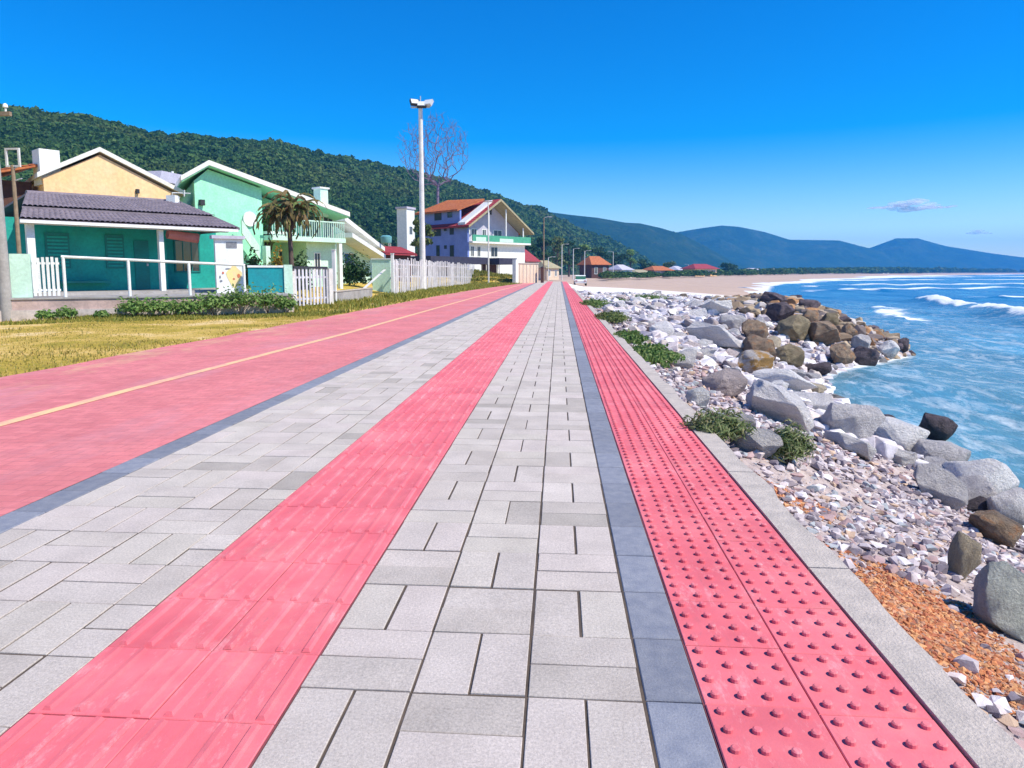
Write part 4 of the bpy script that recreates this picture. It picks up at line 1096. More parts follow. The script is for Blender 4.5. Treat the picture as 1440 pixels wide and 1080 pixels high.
# slatted gate
K = Fr(413, 27.2, 465, 30.0)
gt = thing('slatted_gate', 'grey vertical slat gate under a dark top bar between two pillars', 'gate', K.p(0, 0, 0))
zt = K.z(440, 378)
mb = MB(); q = .06
while q < K.L - .36: K.box(mb, q, q + .13, 0, .03, .06, zt); q += .27
obj('slats', mb, 'greypick', gt)
fb(K, 'top_bar', 'dark', gt, (0, K.L - .28, -.03, .06, zt + .003, zt + .1)); fb(K, 'cross_rail', 'greypick', gt, (0.02, K.L - .3, .033, .07, .3, .38), (0.02, K.L - .3, .033, .07, zt - .4, zt - .32))
fb(K, 'pillar', 'offwhite', gt, (K.L - .27, K.L + .05, -.08, .25, -.05, zt + .02))
fb(K, 'pillar', 'offwhite', gt, (-.3, -.02, -.08, .2, -.05, zt - .1))
# white posts, low wall, plank
K2 = Fr(470, 31.0, 523, 38.5)
lw = thing('low_wall', 'low grey concrete wall in front of the yellow lawn', 'wall', K2.p(0, 0, 0))
fb(K2, 'wall', 'concrete', lw, (0, K2.L, 0, .2, -.08, K2.z(490, 409))); fb(K2, 'coping', 'kerb', lw, (-.02, K2.L + .02, -.03, .23, K2.z(490, 409) + .002, K2.z(490, 409) + .05))
def post(name, label, px, Y, ytop, m, wdt=.16, zb=-.06, cat='post', group=None):
    p = at(px, 383, Y); z1 = at(px, ytop, Y)[2]; mb = MB(); mb.box((p[0], p[1], (zb + z1) / 2), (wdt, wdt, z1 - zb)); mb.box((p[0], p[1], z1 + .02), (wdt + .05, wdt + .05, .035))
    return tag(obj(name, mb, m), label, cat, group)
post('fence_post', 'tall white square post at the right side of the slatted gate', 470, 31.2, 352, 'white', .15)
post('fence_post', 'white square post at the left end of the weathered picket fence', 552, 43.0, 357, 'white', .17)
a = np.array(at(506, 408, 38)); b = np.array(at(541, 379, 44.5))
mb = MB(); mb.hexa([tuple(a + (-.08, 0, -.1)), tuple(a + (.08, 0, -.1)), tuple(a + (.08, .12, -.1)), tuple(a + (-.08, .12, -.1)), tuple(b + (-.08, 0, 0)), tuple(b + (.08, 0, 0)), tuple(b + (.08, .12, 0)), tuple(b + (-.08, .12, 0))])
ho = MB(); ho.box((a[0] + .1, a[1] - .02, a[2] - .12), (.34, .3, .1))
tag(obj('leaning_plank', mb, 'offwhite'), 'pale yellowish plank leaning diagonally across the yellow lawn', 'plank')
LN = thing('garden_block', 'small white garden wall block behind the leaning plank', 'wall', at(536, 400, 46))
p = at(537, 383, 46); z1 = at(537, 365, 46)[2]; mb = MB(); mb.box((p[0], p[1], z1 / 2 - .05), (1.25, .3, z1 + .1)); obj('wall', mb, 'mintpale', LN)
mb = MB(); mb.box((p[0], p[1], z1 + .04), (1.38, .42, .07)); obj('coping', mb, 'white', LN)
# lawn rising behind the low wall
ys = np.linspace(31, 95, 40); xs_ = np.linspace(0, 1, 14); V = []
for yv in ys:
    for s_ in xs_:
        xr = -11.35; xx = xr - s_ * (14 + .16 * yv); V.append((xx, yv, -.02 + .35 * min(1, s_ * 8) + 1.1 * s_ ** 1.0 * (yv / 40) + .06 * nz(np.array(xx), np.array(yv), .4, 3, 2) * min(1, s_ * 4)))
Fq = [(j * 14 + i, j * 14 + i + 1, (j + 1) * 14 + i + 1, (j + 1) * 14 + i) for j in range(39) for i in range(13)]
me = mesh_np('lawn', V, [tuple(reversed(q)) for q in Fq], True); fattr(me, 'grass', np.ones(len(V))); fattr(me, 'sand', np.zeros(len(V))); fattr(me, 'pale', np.zeros(len(V)))
structure('lawn', link('lawn', me, 'ground'))
# weathered picket fence along the cycleway
PF = Fr(553, 43.2, 668, 92)
pk = thing('board_fence', 'long weathered white board fence standing along the grass strip', 'fence', PF.p(0, 0, 0))
zt = 1.45 + 22 * 44 / 965; mb = MB(); mr = MB(); q = .3
while q < PF.L:
    wd = RNG.uniform(.22, .42); tp = PF.z(553, 362) + (PF.z(668, 372) - PF.z(553, 362)) * q / PF.L + RNG.uniform(-.16, .10)
    wob = RNG.normal(0, .02)
    if RNG.uniform() > .06:
        obj('board', MB().hexa([PF.p(q, 0, -.05), PF.p(q + wd, 0, -.05), PF.p(q + wd, .035, -.05), PF.p(q, .035, -.05), PF.p(q + wob, 0, tp), PF.p(q + wd + wob, 0, tp - .03), PF.p(q + wd + wob, .035, tp - .03), PF.p(q + wob, .035, tp)]), 'pickets', pk)
    q += wd + RNG.uniform(.10, .42) * (1 + q / 60)
z0 = PF.z(553, 390); z1_ = PF.z(553, 370); z2 = PF.z(668, 390); z3 = PF.z(668, 376)
for za, zb_ in ((z0, z2), (z1_ - .1, z3 - .1)):
    mb = MB(); mb.hexa([PF.p(0, .04, za), PF.p(PF.L, .04, zb_), PF.p(PF.L, .09, zb_), PF.p(0, .09, za), PF.p(0, .04, za + .09), PF.p(PF.L, .04, zb_ + .09), PF.p(PF.L, .09, zb_ + .09), PF.p(0, .09, za + .09)]); obj('rail', mb, 'greypick', pk)

# ---------------------------------------------------------------- peach house
Pf = Fr(70, 30.6, 256, 35.6); Pf.shear = .15
ph_ = thing('peach_house', 'peach gabled house with white roof edges and an orange side roof', 'house', Pf.p(0, 0, 0))
qk = Pf.q(150); zk = Pf.z(150, 210); zl = Pf.z(70, 243); zr = Pf.z(256, 268); mb = MB()
Pf.gable(mb, [(0, -.05), (Pf.L, -.05), (Pf.L, zr - .25), (qk, zk - .25), (0, zl - .22)], 0, 9); obj('wall', mb, 'peach', ph_)
mb = MB()
for (qa, za, qb, zb_) in ((-.25, zl - .12, qk, zk), (qk, zk, Pf.L + .35, zr - .12)):
    Pf.gable(mb, [(qa, za - .12), (qb, zb_ - .12), (qb, zb_ + .1), (qa, za + .1)], -.18, 9.2)
rf = obj('roof', mb, 'roofwhite', ph_)
q = Pf.q(78, .6); fb(Pf, 'chimney', 'white', rf, (q - .42, q + .42, .3, 1.3, zl - .5, Pf.z(78, 211, .6))); 
zs = Pf.z(58, 240, 1.5)
mb = MB(); a0 = VX(Pf.p(-1.9, .6, zs - .35)); a1 = VX(Pf.p(-.02, .6, zl + .45)); b1 = VX(Pf.p(-.02, 5.5, zl + .45)); b0 = VX(Pf.p(-1.9, 5.5, zs - .35))
tiles(mb, a0, b0, b1, a1, 16, 6); obj('side_roof', mb, 'rooforange', ph_)
fb(Pf, 'side_porch_wall', 'brown', ph_, (-1.5, -.02, 1.6, 5.2, -.05, zs - .55))
fb(Pf, 'side_post', 'offwhite', ph_, (-1.8, -1.62, .7, .9, -.05, zs - .42))
window(Pf, ph_, Pf.q(120), Pf.q(150), 2.0, 3.1, 0.0)
fb(Pf, 'wall_lamp', 'dark', ph_, (Pf.q(197), Pf.q(201), -.16, 0, Pf.z(198, 272), Pf.z(198, 266)))

# ---------------------------------------------------------------- mint house
Q = Fr(279, 35.5, 480, 43.5); Q.shear = .42
mh = thing('mint_house', 'large mint green gabled house with a balcony behind the small palm', 'house', Q.p(0, 0, 0))
qk = Q.q(299); zk = Q.z(299, 230); zend = Q.z(490, 302); qend = Q.q(490); zl = Q.z(279, 243); slope = (zend - zk) / (qend - qk)
qw = Q.q(372)
mb = MB(); Q.gable(mb, [(0, -.05), (qw, -.05), (qw, zk + slope * (qw - qk) - .3), (qk, zk - .3), (0, zl - .4)], 0, 9)
wl = obj('wall', mb, 'mint', mh)
mb = MB(); Q.gable(mb, [(qw + .004, -.05), (Q.L, -.05), (Q.L, zk + slope * (Q.L - qk) - .32), (qw + .004, zk + slope * (qw - qk) - .32)], 2.6, 9); obj('balcony_wall', mb, 'mint', mh)
mb = MB(); Q.gable(mb, [(-.75, zl - .55), (qk, zk - .16), (qk, zk + .10), (-.75, zl - .30)], -.6, 9.4)
Q.gable(mb, [(qk, zk - .16), (qend, zend - .16), (qend, zend + .12), (qk, zk + .10)], -.6, 9.4); rf = obj('roof', mb, 'roofwhite', mh)
mb = MB(); Q.gable(mb, [(-.72, zl - .60), (qk, zk - .20), (qend, zend - .21), (qend, zend - .165), (qk, zk - .165), (-.72, zl - .555)], -.55, 9.2); obj('soffit', mb, 'mint', rf)
q = Q.q(455, 1.5); fb(Q, 'chimney', 'mintpale', rf, (q - .3, q + .3, 1.2, 1.9, zend - .1, Q.z(455, 266, 1.5))); fb(Q, 'chimney_cap', 'white', rf, (q - .38, q + .38, 1.12, 1.98, Q.z(455, 266, 1.5) + .002, Q.z(455, 266, 1.5) + .1))
zbal = Q.z(450, 334, -.6)
fb(Q, 'balcony', 'mintpale', mh, (qw + .01, Q.L - .3, -.9, 2.59, zbal - .28, zbal))
bal = MB(); q = qw + .05
while q < Q.L - .35: Q.box(bal, q, q + .04, -.86, -.82, zbal + .003, zbal + .92); q += .16
Q.box(bal, qw + .02, Q.L - .32, -.88, -.80, zbal + .923, zbal + 1.0); obj('balcony_railing', bal, 'mintpale', mh)
window(Q, mh, Q.q(425, 2.6), Q.q(452, 2.6), zbal + .1, zbal + 1.9, 2.6, 'white', bars=2); window(Q, mh, Q.q(456, 2.6), Q.q(470, 2.6), zbal + .1, zbal + 1.9, 2.6, 'white')
fb(Q, 'awning', 'white', mh, (Q.q(374), Q.q(412), -.5, 2.5, Q.z(390, 330), Q.z(390, 326)))
fb(Q, 'ground_wall', 'mintpale', mh, (Q.q(432), Q.L - .4, 0.0, 2.58, -.05, zbal - .285))
window(Q, mh, Q.q(442), Q.q(451), 1.2, zbal - .9, 0, 'white'); window(Q, mh, Q.q(392, 2.6), Q.q(412, 2.6), .8, 2.9, 2.6, 'white', bars=1); window(Q, mh, Q.q(416, 2.6), Q.q(428, 2.6), .6, 2.9, 2.6, 'white')
fb(Q, 'pillar', 'white', mh, (Q.q(466), Q.q(470), -.85, -.6, -.05, zbal - .285))
mb = MB(); c = VX(Q.p(Q.q(353), -.03, Q.z(353, 308))); V = []
disc = [tuple(c + VX((Q.u[0] * .42 * math.cos(t), Q.u[1] * .42 * math.cos(t), .42 * math.sin(t)))) for t in [2 * math.pi * k / 20 for k in range(20)]]
mb.prism(disc, (-Q.n[0] * .10, -Q.n[1] * .10, 0)); obj('round_window', mb, 'white', mh)
mb = MB(); za, zb_ = Q.z(352, 316, -.8), Q.z(374, 352, -.8); qa, qb = Q.q(350, -.8), Q.q(373, -.8)
Q.gable(mb, [(qa, za - .5), (qb, zb_ - .5), (qb, zb_ + .25), (qa, za + .25)], -.95, -.6); Q.box(mb, qb + .002, qb + .28, -.95, -.6, -.05, zb_ + .25); obj('stair_parapet', mb, 'mintpale', mh)
fb(Q, 'wall_bracket', 'dark', mh, (Q.q(284), Q.q(290), -.22, 0, Q.z(287, 289), Q.z(287, 281)))
# annex of sloping white roofs
A_ = Fr(478, 48, 530, 56)
ax = thing('white_annex', 'white annex with steeply sloping white roof edges beside the mint house', 'house', A_.p(0, 0, 0))
z0, z1_ = A_.z(478, 309), A_.z(531, 348)
mb = MB(); A_.gable(mb, [(0, -.05), (A_.L, -.05), (A_.L, z1_ - .4), (0, z0 - .4)], .3, 8); obj('wall', mb, 'mintpale', ax)
mb = MB(); A_.gable(mb, [(-.3, z0 - .1), (A_.L + .4, z1_ - .3), (A_.L + .4, z1_ + .02), (-.3, z0 + .25)], -.6, 8.2); rf = obj('roof', mb, 'roofwhite', ax)
mb = MB(); A_.gable(mb, [(.0, z0 - 1.25), (A_.L * .92, z1_ - .95), (A_.L * .92, z1_ - .62), (.0, z0 - .92)], -1.0, .28); obj('lower_roof', mb, 'roofwhite', ax)
window(A_, ax, A_.L * .2, A_.L * .45, 1.6, 2.9, .3, 'white')
# small pale roof peeping between peach and mint houses
B_ = Fr(228, 47, 268, 50)
lh = thing('lilac_roofed_house', 'house with a pale lilac roof showing between peach and mint houses', 'house', B_.p(0, 0, 0))
zt = B_.z(245, 244); fb(B_, 'wall', 'offwhite', lh, (0, B_.L + 1.2, 0, 6, -.05, zt - .75))
mb = MB(); B_.gable(mb, [(-.4, zt - .74), (B_.L + 1.6, zt - .74), (B_.L + 1.2, zt), (-.1, zt)], -.5, 6.4); obj('roof', mb, 'rooflilac', lh)
mb = MB(); B_.box(mb, B_.q(256), B_.q(258), .4, .5, zt + .002, zt + .3); obj('vent_pipe', mb, 'white', lh)

# ---------------------------------------------------------------- big white house with orange roofs, side wall coloured as blue shade
U = Fr(660, 112, 738, 122)
bh = thing('balcony_house', 'three storey white house with blue shaded side, orange roof and green balcony gable', 'house', U.p(0, 0, 0))
zb0 = U.z(690, 364); zbal = U.z(690, 343); zk = U.z(697, 281); zl = U.z(655, 316); zr = U.z(738, 326); qk = U.q(697)
D_ = 10.5
S_ = Fr(660, 112, 605, 119)                     # left side wall (seen in shade): u to the left
def sbox(name, m, parent, *bx):
    mb = MB()
    for (q0, q1, d0, d1, z0, z1) in bx:           # q along the side going back, d outwards negative
        P = lambda q, d, z: U.p(d, q, z)
        mb.hexa([P(q0, d0, z0), P(q1, d0, z0), P(q1, d1, z0), P(q0, d1, z0), P(q0, d0, z1), P(q1, d0, z1), P(q1, d1, z1), P(q0, d1, z1)])
    return obj(name, mb, m, parent)
fb(U, 'ground_storey', 'white', bh, (0, U.L, 0, D_, -.1, zbal))
mb = MB(); U.gable(mb, [(0, zbal + .003), (U.L, zbal + .003), (U.L, zr - .2), (qk, zk - .35), (0, zl + .1)], 1.6, D_); obj('upper_storey', mb, 'rooflilac', bh)
zs_ = float(at(632, 297, U.p(-.35, 6, 0)[1])[2])
sbox('side_wall', 'shadeblue', bh, (.0, 1.9, -.35, -.003, -.1, zl - .3), (1.902, D_ + 2.4, -.35, -.003, -.1, zs_))
def qside(px):
    r = ray(px, 383)[:2]; A = np.array([[U.n[0], -r[0]], [U.n[1], -r[1]]]); return float(np.linalg.solve(A, -(U.a - U.u * .35))[0])
for (pa, pb, ya, yb) in ((612, 622, 298, 310), (630, 637, 296, 306), (611, 621, 320, 332), (625, 629, 320, 325), (633, 639, 320, 330), (614, 619, 345, 361), (625, 629, 345, 350), (633, 639, 345, 361)):
    qa, qb = qside(pb), qside(pa); Yv = U.p(-.35, (qa + qb) / 2, 0)[1]; za, zb_ = at(pa, yb, Yv)[2], at(pa, ya, Yv)[2]
    w_ = sbox('window', 'shadeblue', bh, (qa - .06, qa, -.40, -.353, za - .06, zb_ + .06), (qb, qb + .06, -.40, -.353, za - .06, zb_ + .06), (qa, qb, -.40, -.353, zb_, zb_ + .06), (qa, qb, -.40, -.353, za - .06, za))
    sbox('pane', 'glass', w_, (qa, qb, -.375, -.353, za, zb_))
fb(U, 'balcony', 'white', bh, (-.1, U.L + .5, -1.0, 1.59, zbal + .003, zbal + .30))
mb = MB(); zt = zbal + 1.35; q = -.1
U.box(mb, -.1, U.L + .5, -1.0, -.92, zbal + .31, zt); U.box(mb, U.L + .42, U.L + .5, -.918, 1.5, zbal + .31, zt); bp = obj('balcony_panel', mb, 'greenbal', bh)
fb(U, 'balcony_inset', 'mintpale', bp, (U.q(664), U.q(678), -1.03, -1.003, zbal + .33, zbal + 1.0), (U.q(697), U.q(716), -1.03, -1.003, zbal + .33, zbal + .9))
for (a, b) in ((663, 671), (678, 684), (694, 706)):
    window(U, bh, U.q(a, 1.6), U.q(b, 1.6), zbal + .4, zbal + 2.55, 1.6, 'white', 'glass', name='balcony_door', t=.12)
for (a, b) in ((652 + 10, 667), (690, 700), (671, 676)):
    window(U, bh, U.q(a), U.q(b), zb0 + .3, zbal - .45, 0, 'white', t=.1)
for px in (661, 688, 712, 736):
    q = U.q(px, -.9); fb(U, 'balcony_post', 'white', bh, (q - .09, q + .09, -.905, -.72, zt + .003, min(zk + (zl - zk) * (qk - q) / qk if q < qk else zk + (zr - zk) * (q - qk) / (U.L - qk), 99) - .35))
mb = MB(); e0 = VX(U.p(-1.2, -1.3, zl - .2)); e1 = VX(U.p(-1.2, D_ + .5, zl - .2)); r1 = VX(U.p(qk, D_ + .5, zk)); r0 = VX(U.p(qk, -1.3, zk))
tiles(mb, e0, e1, r1, r0, 40, 14, .07, .05, .2); rf = obj('roof', mb, 'roofred', bh)
mb = MB(); e0 = VX(U.p(U.L + .8, -1.3, zr - .25)); e1 = VX(U.p(U.L + .8, D_ + .5, zr - .25)); tiles(mb, e1, e0, r0, r1, 40, 14, .07, .05, .2); obj('roof_slope', mb, 'rooforange', bh)
mb = MB(); U.gable(mb, [(-1.25, zl - .52), (qk, zk - .32), (qk, zk + .05), (-1.25, zl - .2)], -1.42, -1.305); U.gable(mb, [(qk + .002, zk - .32), (U.L + .85, zr - .55), (U.L + .85, zr - .2), (qk + .002, zk + .05)], -1.42, -1.305); obj('barge_board', mb, 'rooflime', bh)
mb = MB(); U.gable(mb, [(qk + .05, zk - .40), (U.L + .7, zr - .56), (U.L + .7, zr - .52), (qk + .05, zk - .36)], -1.3, 1.58); U.gable(mb, [(-1.1, zl - .56), (qk - .05, zk - .40), (qk - .05, zk - .36), (-1.1, zl - .52)], -1.3, 1.58); obj('soffit', mb, 'rooflime', rf)
mb = MB(); sl = (zk - zl) / (qk + 1.0)
U.gable(mb, [(-1.0, zl - .2 + .22), (qk * .85, zk - .15 * qk * sl + .05), (qk * .85, zk - .15 * qk * sl + .45), (-1.0, zl + .42)], -.2, 1.6); obj('roof_parapet', mb, 'white', rf)
mb = MB(); zv = U.z(693, 298, 1.6); U.box(mb, qk - .8, qk + .6, 1.55, 1.598, zv - .5, zv + .6); obj('attic_opening', mb, 'glass', bh)
mb = MB(); za = zs_ - .05; a0 = U.p(-1.0, 1.75, za); a1 = U.p(-1.0, D_ + 3, za); b0 = U.p(qk * .85, 1.75, at(672, 279, 116)[2]); b1 = U.p(qk * .85, D_ + 1.0, at(640, 279, 120)[2])
tiles(mb, a0, a1, b1, b0, 36, 10, .07, .05, .2); obj('main_roof', mb, 'rooforange', bh)
# white tower block left of it
V_ = Fr(573, 100, 584, 102)
tb = thing('white_block', 'narrow white house block with a bluish shaded side behind the light pole', 'house', V_.p(0, 0, 0))
fb(V_, 'wall', 'white', tb, (0, V_.L, 0, 1.7, -.1, V_.z(577, 294))); fb(V_, 'roof', 'rooflilac', tb, (-.15, V_.L + .15, -.15, 1.85, V_.z(577, 294) + .002, V_.z(577, 291)))
window(V_, tb, V_.L * .3, V_.L * .7, V_.z(578, 330), V_.z(578, 318), 0)
# red roofed kiosk
X_ = Fr(541, 62, 582, 66)
kk = thing('red_roofed_kiosk', 'small kiosk with a flat red tiled roof behind the board fence', 'kiosk', X_.p(0, 0, 0))
zt = X_.z(560, 346); zm = X_.z(560, 357)
fb(X_, 'wall', 'brown', kk, (.2, X_.L - .2, .2, 2.8, -.05, zm - .05))
mb = MB(); tiles(mb, X_.p(-.2, -.3, zm), X_.p(X_.L + .2, -.3, zm), X_.p(X_.L, 1.6, zt), X_.p(0, 1.6, zt), 20, 5, .05, .03, .12); mb.slab([X_.p(0, 1.6, zt), X_.p(X_.L, 1.6, zt), X_.p(X_.L, 3.2, zm), X_.p(0, 3.2, zm)], .12); obj('roof', mb, 'roofred', kk)
window(X_, kk, .8, X_.L - .8, zm - 1.4, zm - .5, .2, 'white')
# water tank on its stand
p = at(544, 383, 78); zt_, zb_ = at(544, 331, 78)[2], at(544, 342, 78)[2]
wt = thing('water_tank', 'small teal water tank on a thin stand behind the kiosk', 'tank', (p[0], p[1], 0))
obj('tank', MB().tube([(p[0], p[1], zb_), (p[0], p[1], zb_ + .1), (p[0], p[1], zt_ - .15), (p[0], p[1], zt_)], [.55, .62, .66, .4], 16), 'tank', wt, True)
for dx, dy in ((-.4, -.4), (.4, -.4), (.4, .4), (-.4, .4)): obj('leg', MB().tube([(p[0] + dx, p[1] + dy, -.05), (p[0] + dx, p[1] + dy, zb_ - .003)], .05, 6), 'metal', wt)
# dark carports and beige wall
def carport(label, pa, ya, pb, yb, ytop, ybot, m='navy', back=4):
    f_ = Fr(pa, ya, pb, yb); t = thing('carport', label, 'carport', f_.p(0, 0, 0)); z1, z0 = f_.z((pa + pb) / 2, ytop), f_.z((pa + pb) / 2, ybot)
    fb(f_, 'roof', m, t, (0, f_.L, 0, back, z0, z1))
    for q in (.15, f_.L - .25):
        for d in (.1, back - .2): fb(f_, 'post', 'offwhite', t, (q, q + .12, d, d + .12, -.05, z0 - .003))
    fb(f_, 'back_wall', 'brown', t, (.3, f_.L - .3, back - .05, back + .05, -.05, z0 - .003))
    return t
carport('dark navy flat roofed carport behind the board fence', 606, 90, 686, 101, 361, 371)
carport('short dark garage opening next to the beige wall', 702, 100, 727, 103, 363, 372)
Y_ = Fr(728, 90, 757, 96)
bw = thing('beige_wall', 'beige panelled wall with a pale pillar at the end of the cycleway', 'wall', Y_.p(0, 0, 0))
zt = Y_.z(742, 371); fb(Y_, 'wall', 'beige', bw, (0, Y_.L, 0, .25, -.05, zt))
mb = MB()
for k in range(6): Y_.box(mb, Y_.L * (k + .5) / 6 - .09, Y_.L * (k + .5) / 6 + .09, -.05, -.003, -.05, zt - .1)
obj('pilasters', mb, 'kerb', bw); fb(Y_, 'coping', 'kerb', bw, (-.05, Y_.L + .05, -.1, .33, zt + .002, zt + .1))
fb(Y_, 'pillar', 'white', bw, (-.75, -.03, -.1, .4, -.05, Y_.z(730, 365)))
post('wooden_post', 'thick dark brown post at the right end of the beige wall', 762.5, 95, 376, 'brown', .42, -.1)
# grass bank
Z_ = Fr(664, 88, 726, 93); V = []
for i in range(16):
    for j in range(7):
        q = -1 + (Z_.L + 2) * i / 15; d = -1.3 + 6 * j / 6; h = max(0, math.sin(math.pi * min(1, j / 4) * .5)) * (1.0 + .5 * math.exp(-((i - 5) / 4) ** 2)) * (1 if 0 < i < 15 else 0)
        V.append(Z_.p(q, d, -.04 + h * 1.0))
me = mesh_np('grass_bank', V, [(i * 7 + j, (i + 1) * 7 + j, (i + 1) * 7 + j + 1, i * 7 + j + 1) for i in range(15) for j in range(6)], True)
fattr(me, 'grass', np.ones(len(V))); fattr(me, 'sand', np.zeros(len(V))); fattr(me, 'pale', np.zeros(len(V))); structure('grass_bank', link('grass_bank', me, 'ground'))
bankv = np.array(V).reshape(16, 7, 3)
def bz(x, y): 
    out = np.zeros(len(x)); fl = bankv.reshape(-1, 3)
    for i in range(len(x)): out[i] = fl[np.argmin((fl[:, 0] - x[i]) ** 2 + (fl[:, 1] - y[i]) ** 2), 2]
    return out
def reg_bank():
    i, j = RNG.uniform(0, 14.9), RNG.uniform(0, 4.5); a, b = int(i), int(j); p = bankv[a, b] * (1 - (i - a)) + bankv[a + 1, b] * (i - a); q = bankv[a, b + 1] * (1 - (i - a)) + bankv[a + 1, b + 1] * (i - a); r = p * (1 - (j - b)) + q * (j - b); return r[0], r[1]
blades('bank_grass', 5000, reg_bank, .32, 'turf', 'rough green grass on the bank beside the beige wall', zf=bz)

# ---------------------------------------------------------------- poles
p = at(5, 383, 20.0); zt = at(3, 150, 20.0)[2]
up = thing('utility_pole', 'thick concrete utility pole with insulators at the left frame edge', 'utility pole', (p[0], p[1], -.05))
obj('pole', MB().tube([(p[0], p[1], -.05), (p[0], p[1], zt)], [.17, .11], 14), 'concrete', up, True)
mb = MB(); mb.box((p[0], p[1] - .16, zt - .25), (1.5, .10, .12)); obj('crossarm', mb, 'wood', up)
for dx in (-.6, 0.0, .28, .6):
    x = p[0] + dx; obj('insulator', MB().tube([(x, p[1] - .16, zt - .187), (x, p[1] - .16, zt - .08), (x, p[1] - .16, zt - .06), (x, p[1] - .16, zt + .02), (x, p[1] - .16, zt + .05)], [.03, .03, .075, .06, .03], 10), 'white', up, True)
p = at(29, 383, 20.9); zt = at(29, 232, 20.9)[2]
sf = thing('sign_frame_post', 'thin wooden post holding an empty square white frame', 'post', (p[0], p[1], -.05))
obj('post', MB().tube([(p[0], p[1], -.05), (p[0], p[1], zt)], [.07, .055], 8), 'wood', sf, True)
c0 = at(9, 235, 20.9); c1 = at(27, 208, 20.9); mb = MB(); t = .055
for (xa, xb, za, zb_) in ((c0[0], c1[0], c0[2], c0[2] + t), (c0[0], c1[0], c1[2] - t, c1[2]), (c0[0], c0[0] + t, c0[2] + t, c1[2] - t), (c1[0] - t, c1[0], c0[2] + t, c1[2] - t)): mb.box(((xa + xb) / 2, p[1], (za + zb_) / 2), (xb - xa, .06, zb_ - za))
obj('frame', mb, 'offwhite', sf)
mb = MB(); mb.tube([(p[0], p[1], zt - .12), (c1[0] - .05, p[1], c0[2] + .02)], .02, 6); mb.tube([(p[0], p[1], zt - .5), (p[0] + .28, p[1], zt - .42)], .02, 6); obj('bracket', mb, 'metal', sf)
p = at(594.5, 383, 54); zt = at(594, 152, 54)[2]
fl = thing('floodlight_pole', 'tall white pole with floodlights at its top behind the board fence', 'light pole', (p[0], p[1], -.05))
obj('pole', MB().tube([(p[0], p[1], -.05), (p[0], p[1], zt * .5), (p[0], p[1], zt)], [.25, .20, .16], 16), 'pole', fl, True)
mb = MB(); mb.box((p[0], p[1] - .05, zt + .06), (1.5, .1, .1)); mb.tube([(p[0], p[1], zt - .02), (p[0], p[1], zt + .9)], .04, 8); obj('crossbar', mb, 'metal', fl)
for dx, yaw_, m, zz in ((-.42, .5, 'dark', .42), (.12, .1, 'dark', .25), (.62, -.4, 'metal', .36)):
    P0 = Matrix.Translation((p[0] + dx, p[1] - .1, zt + zz)) @ Matrix.Rotation(yaw_, 4, 'Z') @ Matrix.Rotation(R(-38), 4, 'X')
    def tb_(mb, x0, x1, y0, y1, z0, z1):
        return mb.hexa([P0 @ VX(v) for v in ((x0, y0, z0), (x1, y0, z0), (x1, y1, z0), (x0, y1, z0), (x0, y0, z1), (x1, y0, z1), (x1, y1, z1), (x0, y1, z1))])
    h_ = obj('floodlight', tb_(MB(), -.36, .36, -.1, .14, -.28, .28), m, fl); obj('lens', tb_(MB(), -.31, .31, -.115, -.102, -.23, .23), 'lampglass', h_)
def pole(name, label, px, Y, ytop, r=.09, m='pole', lamp=True, arm=1.1, group='street light poles along the beach road', side=1):
    p = at(px, 383, Y); zt = at(px, ytop, Y)[2]; zb = min(float(terrain(p[0], p[1])), -.05) - .05
    t = thing(name, label, 'street lamp' if lamp else 'pole', (p[0], p[1], zb), group)
    obj('pole', MB().tube([(p[0], p[1], zb), (p[0], p[1], zt)], [r * 1.35, r * .8], 10), m, t, True)
    if lamp:
        obj('arm', MB().tube([(p[0], p[1], zt - .1), (p[0] + side * arm * .5, p[1], zt + .12), (p[0] + side * arm, p[1], zt + .16)], [.05, .045, .04], 8), 'metal', t, True)
        mb = MB(); mb.box((p[0] + side * (arm + .25), p[1], zt + .15), (.62, .26, .14)); h_ = obj('lamp_head', mb, 'metal', t)
        mb = MB(); mb.box((p[0] + side * (arm + .25), p[1], zt + .068), (.5, .2, .02)); obj('lens', mb, 'lampglass', h_)
    else:
        mb = MB(); mb.box((p[0], p[1], zt - .15), (1.3, .1, .1)); obj('crossarm', mb, 'wood', t)
    return t
pole('flag_pole', 'slim pale pole standing on the grass bank before the balcony house', 687, 88, 282, .085, 'offwhite', False)
pole('street_lamp', 'tallest far street lamp rising left of the promenade end', 764.5, 130, 306, .12, 'wood', True, 1.0)
for px, Y, yt, sd_, lab in ((790, 175, 344, 1, 'street lamp right of the tallest one at the promenade end'), (806, 190, 350, 1, 'dim street lamp left of the parked white car'), (822, 185, 353, 1, 'pale street lamp just above the parked white car'), (862, 235, 354, -1, 'street lamp beside the brown roofed house'), (968, 330, 372, -1, 'farthest street lamp left of the red roofed beach house'), (771, 165, 362, 1, 'short street lamp between the brown post and its taller neighbour')):
    pole('street_lamp', lab, px, Y, yt, .11 if Y < 300 else .16, 'pole', True, 1.2, side=sd_)

